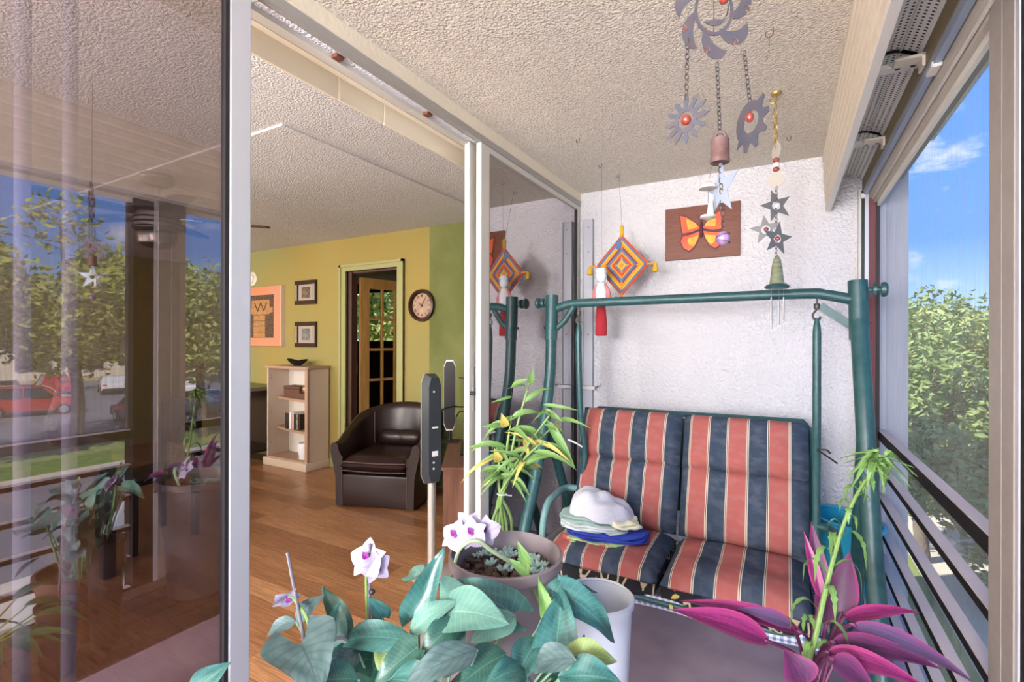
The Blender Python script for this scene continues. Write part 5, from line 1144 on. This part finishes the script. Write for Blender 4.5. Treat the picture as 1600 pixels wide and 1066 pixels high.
# red cordyline in a floor pot
cb = Vector((.06, 1.47, ZF))
t = T('cordyline', 'potted cordyline with pink and purple strap leaves', 'plant', cb)
t.part('pot', MB().lathe([(.085, 0), (.09, .01), (.122, .36), (.130, .36), (.130, .39), (.120, .39), (.112, .35), (0, .345)], cb, 30), 'pot_terra')
CD = [(1204, 1004, 1.18, 1049, 947, 1.22, .075, 'cordy_pink', .4, .02), (1255, 990, 1.22, 1062, 932, 1.30, .055, 'cordy_pink', .4, .04), (1240, 980, 1.22, 1150, 948, 1.26, .045, 'cordy_blue', .3, .04),
      (1285, 936, 1.26, 1268, 814, 1.32, .046, 'cordy_purple', .3, 0), (1283, 936, 1.25, 1257, 830, 1.30, .030, 'cordy_pink', .3, 0), (1313, 962, 1.27, 1327, 860, 1.31, .070, 'cordy_purple', .2, .0),
      (1317, 968, 1.22, 1440, 953, 1.20, .040, 'cordy_pink', .3, .06), (1328, 976, 1.16, 1534, 1068, 1.05, .052, 'cordy_blue', .3, .08), (1298, 1004, 1.14, 1476, 1042, 1.06, .058, 'cordy_purple', .3, .06),
      (1290, 1020, 1.10, 1452, 1072, 1.0, .055, 'cordy_pink', .3, .06), (1258, 1072, 1.06, 1226, 1014, 1.10, .080, 'cordy_purple', .3, .1), (1298, 1030, 1.05, 1372, 1080, 1.0, .06, 'cordy_purple', .3, .06), (1330, 1000, 1.24, 1420, 985, 1.30, .05, 'cordy_blue', .3, .05), (1290, 980, 1.24, 1290, 880, 1.36, .05, 'cordy_purple', .3, 0)]
for i, (bx_, by_, bd, tx_, ty_, td, w, mt, fo, ar) in enumerate(CD):
    b = W(bx_, by_, d=bd); tp = W(tx_, ty_, d=td); crown = cb+Vector((.02*math.cos(i), .02*math.sin(i), .60+.03*math.sin(i*2)))
    lf = t.part('leaf', leaf(b, tp, w, tocam(b)*.6+UZ*.8, 'lance', fo, ar, ns=14, nt=7, curl=.06), mt, ang=80)
    t.part('petiole', MB().tube(bez([crown, crown.lerp(b, .5)+Vector((0, 0, .02)), b, b+(tp-b)*.06], 5), .0045, 6), 'stem_purple', lf)
for i in range(4): t.part('cane', MB().tube(bez([cb+Vector((.03*math.cos(i*1.6), .03*math.sin(i*1.6), .34)), cb+Vector((.025*math.cos(i*1.6), .025*math.sin(i*1.6), .48)), cb+Vector((.012*math.cos(i), .012*math.sin(i), .62))], 5), .008, 8), 'stem_purple')
for b, tp in (((1062, 932), (1048, 936)), ((1052, 948), (1046, 952))): t.part('dry_tip', leaf(W(*b, d=1.22), W(*tp, d=1.22), .022, UZ, 'ovate', .2, 0, ns=5, nt=3), 'leaf_yellow')
# tall weed in the same pot
t = T('tall_weed', 'tall weed with a curly feathery top in the cordyline pot', 'plant', cb+Vector((.03, -.03, .345)))
sp = [cb+Vector((.03, -.03, .34)), W(1262, 1075, d=1.16), W(1278, 980, d=1.17), W(1298, 890, d=1.19), W(1320, 815, d=1.2), W(1345, 762, d=1.21), W(1374, 722, d=1.22)]
path = bez(sp, 8); t.part('stem', MB().tube(path, [.0075-.0045*i/len(path) for i in range(len(path))], 8), 'stem_green')
rg = random.Random(21)
for k in range(22):
    i = int(12+(len(path)-14)*k/22); b = path[i]; an = k*2.4; d_ = (fx*math.cos(an)+fn*math.sin(an)).normalized(); L = (.10 if k < 12 else .05)*(1-.2*rg.random())
    pts = bez([b, b+d_*L*.35+Vector((0, 0, L*.30)), b+d_*L*.65+Vector((0, 0, L*.05)), b+d_*L*.72+Vector((0, 0, -L*.55))], 5); mb = MB()
    w = .007 if k < 12 else .006; sd_ = d_.cross(UZ)
    mb.grid(lambda a, c: pts[round(a*15)]+sd_*((c-.5)*2*w*math.sin(PI*(.08+.9*a))*(1+.35*math.sin(40*a)))+UZ*(.004*abs(c-.5)), 16, 3, uvf=lambda a, c: (2*c-1+1e-4, a)); t.part('leaf', mb, 'leaf_bamboo', ang=80)
tipw = path[-1]
for k in range(26):
    an = k*2.4; el = -.3+1.3*rg.random(); d_ = (fx*math.cos(an)+fn*math.sin(an)*.8+UZ*el).normalized(); L = .045+.05*rg.random(); b = tipw-(path[-1]-path[-3]).normalized()*.03*rg.random()
    t.part('leaf', leaf(b, b+d_*L*.8, .015, UZ+tocam(b)*.5, 'lance', .5, .3, ns=10, nt=3, curl=1.0, wave=.16), 'leaf_bamboo')
t.part('seed_head', MB().tube(bez([tipw, tipw+fx*-.03+UZ*.0, tipw+fx*.01+UZ*.012, tipw+fx*.03-UZ*.01], 5), .004, 6), 'root_grey')

# dark leafy plant by the left glass, mirrored in it
ic = Vector((-.77, .40, BZ))
t = T('leafy_pot_plant', 'dark green leafy pot plant mirrored in the tinted door', 'plant', ic)
t.part('pot', MB().lathe([(.06, 0), (.08, .12), (.085, .12), (.085, .14), (.076, .14), (.07, .11), (0, .105)], ic, 24), 'pot_dark')
rg = random.Random(31)
for k in range(24):
    an = k*2.4; el = .5+.9*rg.random(); d_ = Vector((math.cos(an)*.8-.25, math.sin(an)+.15, el)).normalized(); L1 = .10+.12*rg.random(); b = ic+Vector((0, 0, .11))+d_*L1
    if b.z > .60: b.z = .60
    L = .10+.07*rg.random(); tp = b+Vector((d_.x, d_.y, .1-.5*rg.random())).normalized()*L
    tp.z = min(tp.z, .66)
    lf = t.part('leaf', leaf(b, tp, .035+.02*rg.random(), UZ, 'lance', .3, .12), 'leaf_indoor'); t.part('petiole', MB().tube([ic+Vector((0, 0, .10)), ic.lerp(b, .6)+Vector((0, 0, .05)), b+(tp-b)*.05], .0025, 6), 'stem_green', lf)
b, tp = W(296, 1085, d=.86), W(362, 1034, d=.90)
t.part('leaf', leaf(b, tp, .045, tocam(b)+UZ*.4, 'lance', .3, .05), 'leaf_teal')

# ------------------------------------------------------------------ outside
GZ = -3.0
struct('ground', MB().box(-60, 160, -120, 160, GZ-.3, GZ-.02), 'dry_ground', label='dry ground around the building')
struct('floor_lot', MB().box(9.5, 17.5, -60, 100, GZ-.1, GZ), 'asphalt', label='asphalt parking lane near the building')
struct('floor_road', MB().box(24.5, 62, -60, 100, GZ-.1, GZ), 'asphalt', label='asphalt parking lot beyond the lawn')
struct('floor_path', MB().box(2.2, 3.8, -60, 100, GZ-.1, GZ+.01).box(3.8, 9.5, -60, 100, GZ-.1, GZ-.005), 'concrete', label='pale concrete path below the balcony')
struct('floor_lawn', MB().box(17.7, 24.3, -60, 100, GZ-.1, GZ+.03).box(.6, 2.2, -30, 60, GZ-.1, GZ+.02), 'grass', label='lawn strip under the trees')
for x_ in (17.5, 24.3): struct('trim_kerb', MB().box(x_, x_+.2, -60, 100, GZ-.1, GZ+.12), 'concrete')

def foliage(name, R, H, n, ls, seed, clumps=26):
    rg = random.Random(seed); mb = MB(); cl = []
    for _ in range(clumps):
        while True:
            q = Vector((rg.uniform(-1, 1), rg.uniform(-1, 1), rg.uniform(-1, 1)))
            if .35 < q.length < 1: break
        cl.append((Vector((q.x*R*.8, q.y*R*.8, q.z*H*.42)), R*rg.uniform(.26, .44)))
    vs = []; fs = []
    for i in range(n):
        c, r_ = cl[i % clumps]; d_ = Vector((rg.gauss(0, 1), rg.gauss(0, 1), rg.gauss(0, 1)*.6)).normalized(); p = c+d_*r_*(.55+.45*rg.random())
        a = Vector((rg.gauss(0, 1), rg.gauss(0, 1), rg.gauss(0, .6))).normalized(); b = a.orthogonal().normalized(); b = Matrix.Rotation(rg.random()*6.28, 3, a) @ b; s_ = ls*rg.uniform(.6, 1.3); k = len(vs)
        nrm = a.cross(b); vs += [p-a*s_, p+b*s_*.45+nrm*s_*.15, p+a*s_, p-b*s_*.45+nrm*s_*.15]; fs.append((k, k+1, k+2, k+3))
    mb.add(vs, fs); return mb, cl
TREES = {}
def tree(label, loc, R, H, zc, mat, seed, n=7000, ls=.16, group='trees outside the balcony', trunk=True, key=None):
    root_ = T('tree', label, 'tree', (loc[0], loc[1], GZ), group, rz=seed*1.3, local=True)
    key = key or (R, H, mat, seed % 3)
    mb, cl = foliage('foliage', R, H, n, ls, seed)
    mb.xf(Matrix.Translation((0, 0, zc-GZ))); f_ = root_.part('foliage', mb, mat, smooth=False); f_['kind'] = 'stuff'
    h0 = zc-GZ-H*.25
    tr = root_.part('trunk', MB().tube(bez([(0, 0, -.05), (.05*R, .02*R, h0*.5), (-.03*R, .05*R, h0), (0, 0, h0+H*.25)], 6), [.045*R+.05]*6+[.04*R+.04]*6+[.03*R+.03]*7, 10), 'tree_bark')
    for c, r_ in cl[:7]: root_.part('branch', MB().tube(bez([(0, .03*R, h0*.85), Vector((c.x*.5, c.y*.5, h0+H*.1)), Vector((c.x, c.y, c.z+zc-GZ))], 5), [.03*R+.02-.0022*R*k for k in range(11)], 6), 'tree_bark', tr)
RT = [((20.5, 3.5), 3.6, 6.0, 3.2, 0, 'yellow green spreading tree on the lawn near the red car'), ((21.5, 8.2), 3.6, 7.0, 3.4, 0, 'yellow green tree in the middle of the lawn row'), ((20.0, 12.2), 3.2, 5.6, 2.6, 2, 'fresh green tree on the lawn near the blue cars'), ((22.5, 16.5), 3.6, 6.4, 2.2, 1, 'darker green tree at the far end of the lawn row'), ((21, -1.5), 3.6, 6.5, 3.2, 2, 'fresh green tree at the near end of the lawn row'),
      ((50, 10), 7, 8, 3.0, 3, 'dark tree behind the far parking row, beside the street'), ((52, 25), 7, 8, 2.6, 1, 'broad green tree behind the white parked car'), ((50, 41), 7, 9, 3, 3, 'dark broad tree at the far corner of the parking lot'), ((54, -6), 7, 9, 3, 1, 'broad green tree behind the far red cars'), ((36, 27), 4, 6, 2, 3, 'dark round tree standing inside the parking lot')]
for i, (l, R, H, zc, c, lab) in enumerate(RT): tree(lab, l, R, H, zc, 'foliage%d' % c, i+1, n=6500 if R < 5 else 5000, ls=.17 if R < 5 else .36)
DT = [((4.3, 13.5), 2.0, 4.2, .05, 2, 'light green bushy tree close to the balcony'), ((2.9, 15.8), 1.9, 4.0, .45, 2, 'pale leafy tree beside the grey wall end'), ((6.3, 17.5), 2.4, 5.0, .35, 0, 'yellow green tree behind the bushy tree'), ((3.2, 10.2), 1.5, 3.2, -.9, 1, 'mid green shrub tree nearest the balcony corner'), ((4.6, 21), 3.0, 5.0, .5, 1, 'deep green tree at the back of the group'), ((5.2, 10.5), 1.7, 3.2, -.7, 2, 'light green shrub tree outside the guard rails'), ((2.4, 12.4), 1.4, 3.6, -.4, 1, 'narrow green tree by the building corner'), ((8.3, 22), 3.0, 5.6, .6, 3, 'dark tree furthest behind the group'), ((-6.5, 9.5), 2.2, 4.5, 1.4, 0, 'yellow green tree outside the hall window'), ((-9.5, 10.5), 2.4, 4.5, 1.2, 2, 'fresh green tree left of the hall window')]
for i, (l, R, H, zc, c, lab) in enumerate(DT): tree(lab, l, R, H, zc, 'foliage%d' % c, i+20, n=9500, ls=.085 if R < 2.2 else .12, group='trees beside the building')

# parked cars
def car(label, x, y, rz, paint, group='parked cars', van=False):
    t = T('car', label, 'car', (x, y, GZ), group, rz, True)
    hw = .88
    if van: P_ = [(-2.15, .35), (-2.2, .75), (-2.1, 1.05), (-1.95, 1.65), (-1.7, 1.74), (.35, 1.72), (.75, 1.55), (1.25, 1.05), (2.05, .92), (2.2, .70), (2.2, .35)]
    else: P_ = [(-2.2, .35), (-2.25, .70), (-2.15, .92), (-1.55, .98), (-.95, 1.36), (-.6, 1.42), (.35, 1.42), (.65, 1.34), (1.25, .95), (2.05, .84), (2.22, .65), (2.2, .35)]
    mb = MB(); k = len(P_); vs = []
    for s_, ins in ((-1, 1), (-1, 0), (1, 0), (1, 1)):
        for a, b in P_:
            tp = max(0, (b-.9))/.6; w = hw-.20*tp-(.05 if ins else 0); vs.append((a*(1-.02*ins), s_*w, b-(.03 if ins and b > .5 else 0)))
    for r_ in range(3):
        for i in range(k): mb_i = (r_*k+i, r_*k+(i+1) % k, (r_+1)*k+(i+1) % k, (r_+1)*k+i); mb.f.append(list(mb_i)); mb.m.append(0)
    mb.v = [Vector(v) for v in vs]; mb.uv = [(0, 0)]*len(vs); mb.f.append(list(range(k))[::-1]); mb.m.append(0); mb.f.append([3*k+i for i in range(k)]); mb.m.append(0)
    bd = t.part('body', mb, paint, ang=35)
    zb, zt = (1.05, 1.62) if van else (.98, 1.34); xa0, xa1, xb0, xb1 = (-1.95, 1.15, -1.8, .45) if van else (-1.45, 1.15, -.85, .50)
    xm = -.35
    for s_ in (-1, 1):
        wt, wb = hw-.20*max(0, zt-.9)/.6-.03, hw-.20*max(0, zb-.9)/.6-.035
        for (p, q, pt, qt) in ((xa0+.1, xm-.04, xb0+.05, xm-.04), (xm+.04, xa1-.15, xm+.04, xb1-.03)):
            t.part('side_window', MB().add([(p, s_*wb, zb), (q, s_*wb, zb), (qt, s_*wt, zt), (pt, s_*wt, zt), (p, s_*(wb+.015), zb), (q, s_*(wb+.015), zb), (qt, s_*(wt+.015), zt), (pt, s_*(wt+.015), zt)], [(4, 5, 6, 7), (0, 1, 5, 4), (3, 2, 6, 7), (0, 4, 7, 3), (1, 5, 6, 2)]), 'car_glass', bd, smooth=False)
    for (a, z_, b, zz, nm) in ((xa1+.03, zb, xb1+.08, zt+.02, 'windscreen'), (xa0-.02, zb+.02, xb0-.05, zt+.02, 'rear_window')):
        t.part(nm, MB().add([(a+.02, -.68, z_), (a+.02, .68, z_), (b+.02, .58, zz), (b+.02, -.58, zz), (a-.04, -.68, z_-.03), (a-.04, .68, z_-.03), (b-.04, .58, zz-.03), (b-.04, -.58, zz-.03)], [(0, 1, 2, 3), (4, 7, 6, 5), (0, 4, 5, 1), (2, 6, 7, 3), (0, 3, 7, 4), (1, 5, 6, 2)]), 'car_glass', bd, smooth=False)
    for a in (-1.38, 1.38):
        for s_ in (-1, 1):
            w = t.part('wheel', MB().lathe([(.20, -.10), (.30, -.10), (.325, -.06), (.325, .06), (.30, .10), (.20, .10)], (a, s_*.80, .325), 20, mat=Matrix.Rotation(PI/2, 4, 'X')), 'tyre'); t.part('hubcap', MB().lathe([(.205, -.105), (.19, -.11), (0, -.095)], (a, s_*.80, .325), 14, mat=Matrix.Rotation(PI/2*s_, 4, 'X')).lathe([(.205, .105), (0, .1)], (a, s_*.80, .325), 14, mat=Matrix.Rotation(PI/2*s_, 4, 'X')), 'hub', w)
    for s_ in (-1, 1):
        t.part('headlamp', MB().box(2.08, 2.225, s_*.62-.14, s_*.62+.14, .66, .78, 0, .02), 'label_white', bd); t.part('tail_lamp', MB().box(-2.235, -2.1, s_*.66-.14, s_*.66+.14, .70, .85, 0, .02), 'lamp_red', bd)
    t.part('bumper', MB().box(2.1, 2.26, -.82, .82, .34, .52, 0, .04).box(-2.28, -2.12, -.82, .82, .34, .52, 0, .04), 'car_dark', bd)
car('red sport utility car parked beside the lawn', 35.5, 11.0, 1.9, 'car_red', van=True)
car('red estate car in the far parking row by the dark tree', 47, 15.5, .2, 'car_red', van=True); car('white saloon car parked in the far row', 46, 19.0, .3, 'car_white'); car('dark saloon car between the red and white cars', 46.5, 12.6, .2, 'car_dark')
car('dark blue saloon car by the kerb, first of three', 27.0, 13.0, 0.1, 'car_blue'); car('blue saloon car by the kerb in the middle of three', 27.2, 16.0, .1, 'car_blue'); car('slate coloured car by the kerb, last of three', 27.4, 19.0, .1, 'car_dark'); car('white saloon car under the dark round tree', 38.5, 21.5, .6, 'car_white')
car('pale silver blue car parked right below the balcony', 6.6, 5.4, PI-.05, 'car_silver', van=True); car('silver saloon car two spaces from the van below the balcony', 6.6, 8.4, PI, 'car_silver')
# neighbouring building across the lot
t = T('far_building', 'pale two storey building across the parking lot', 'building', (72, 20, GZ))
t.part('wall', MB().box(68, 78, -10, 46, GZ, GZ+6), 'building_wall'); t.part('roof', MB().box(67.5, 78.5, -10.5, 46.5, GZ+6, GZ+6.5), 'roof_slab')
for k in range(10):
    for j in range(2): t.part('window', MB().box(67.9, 68.05, -7+5.2*k, -4.6+5.2*k, GZ+1+3*j, GZ+2.4+3*j), 'car_glass')
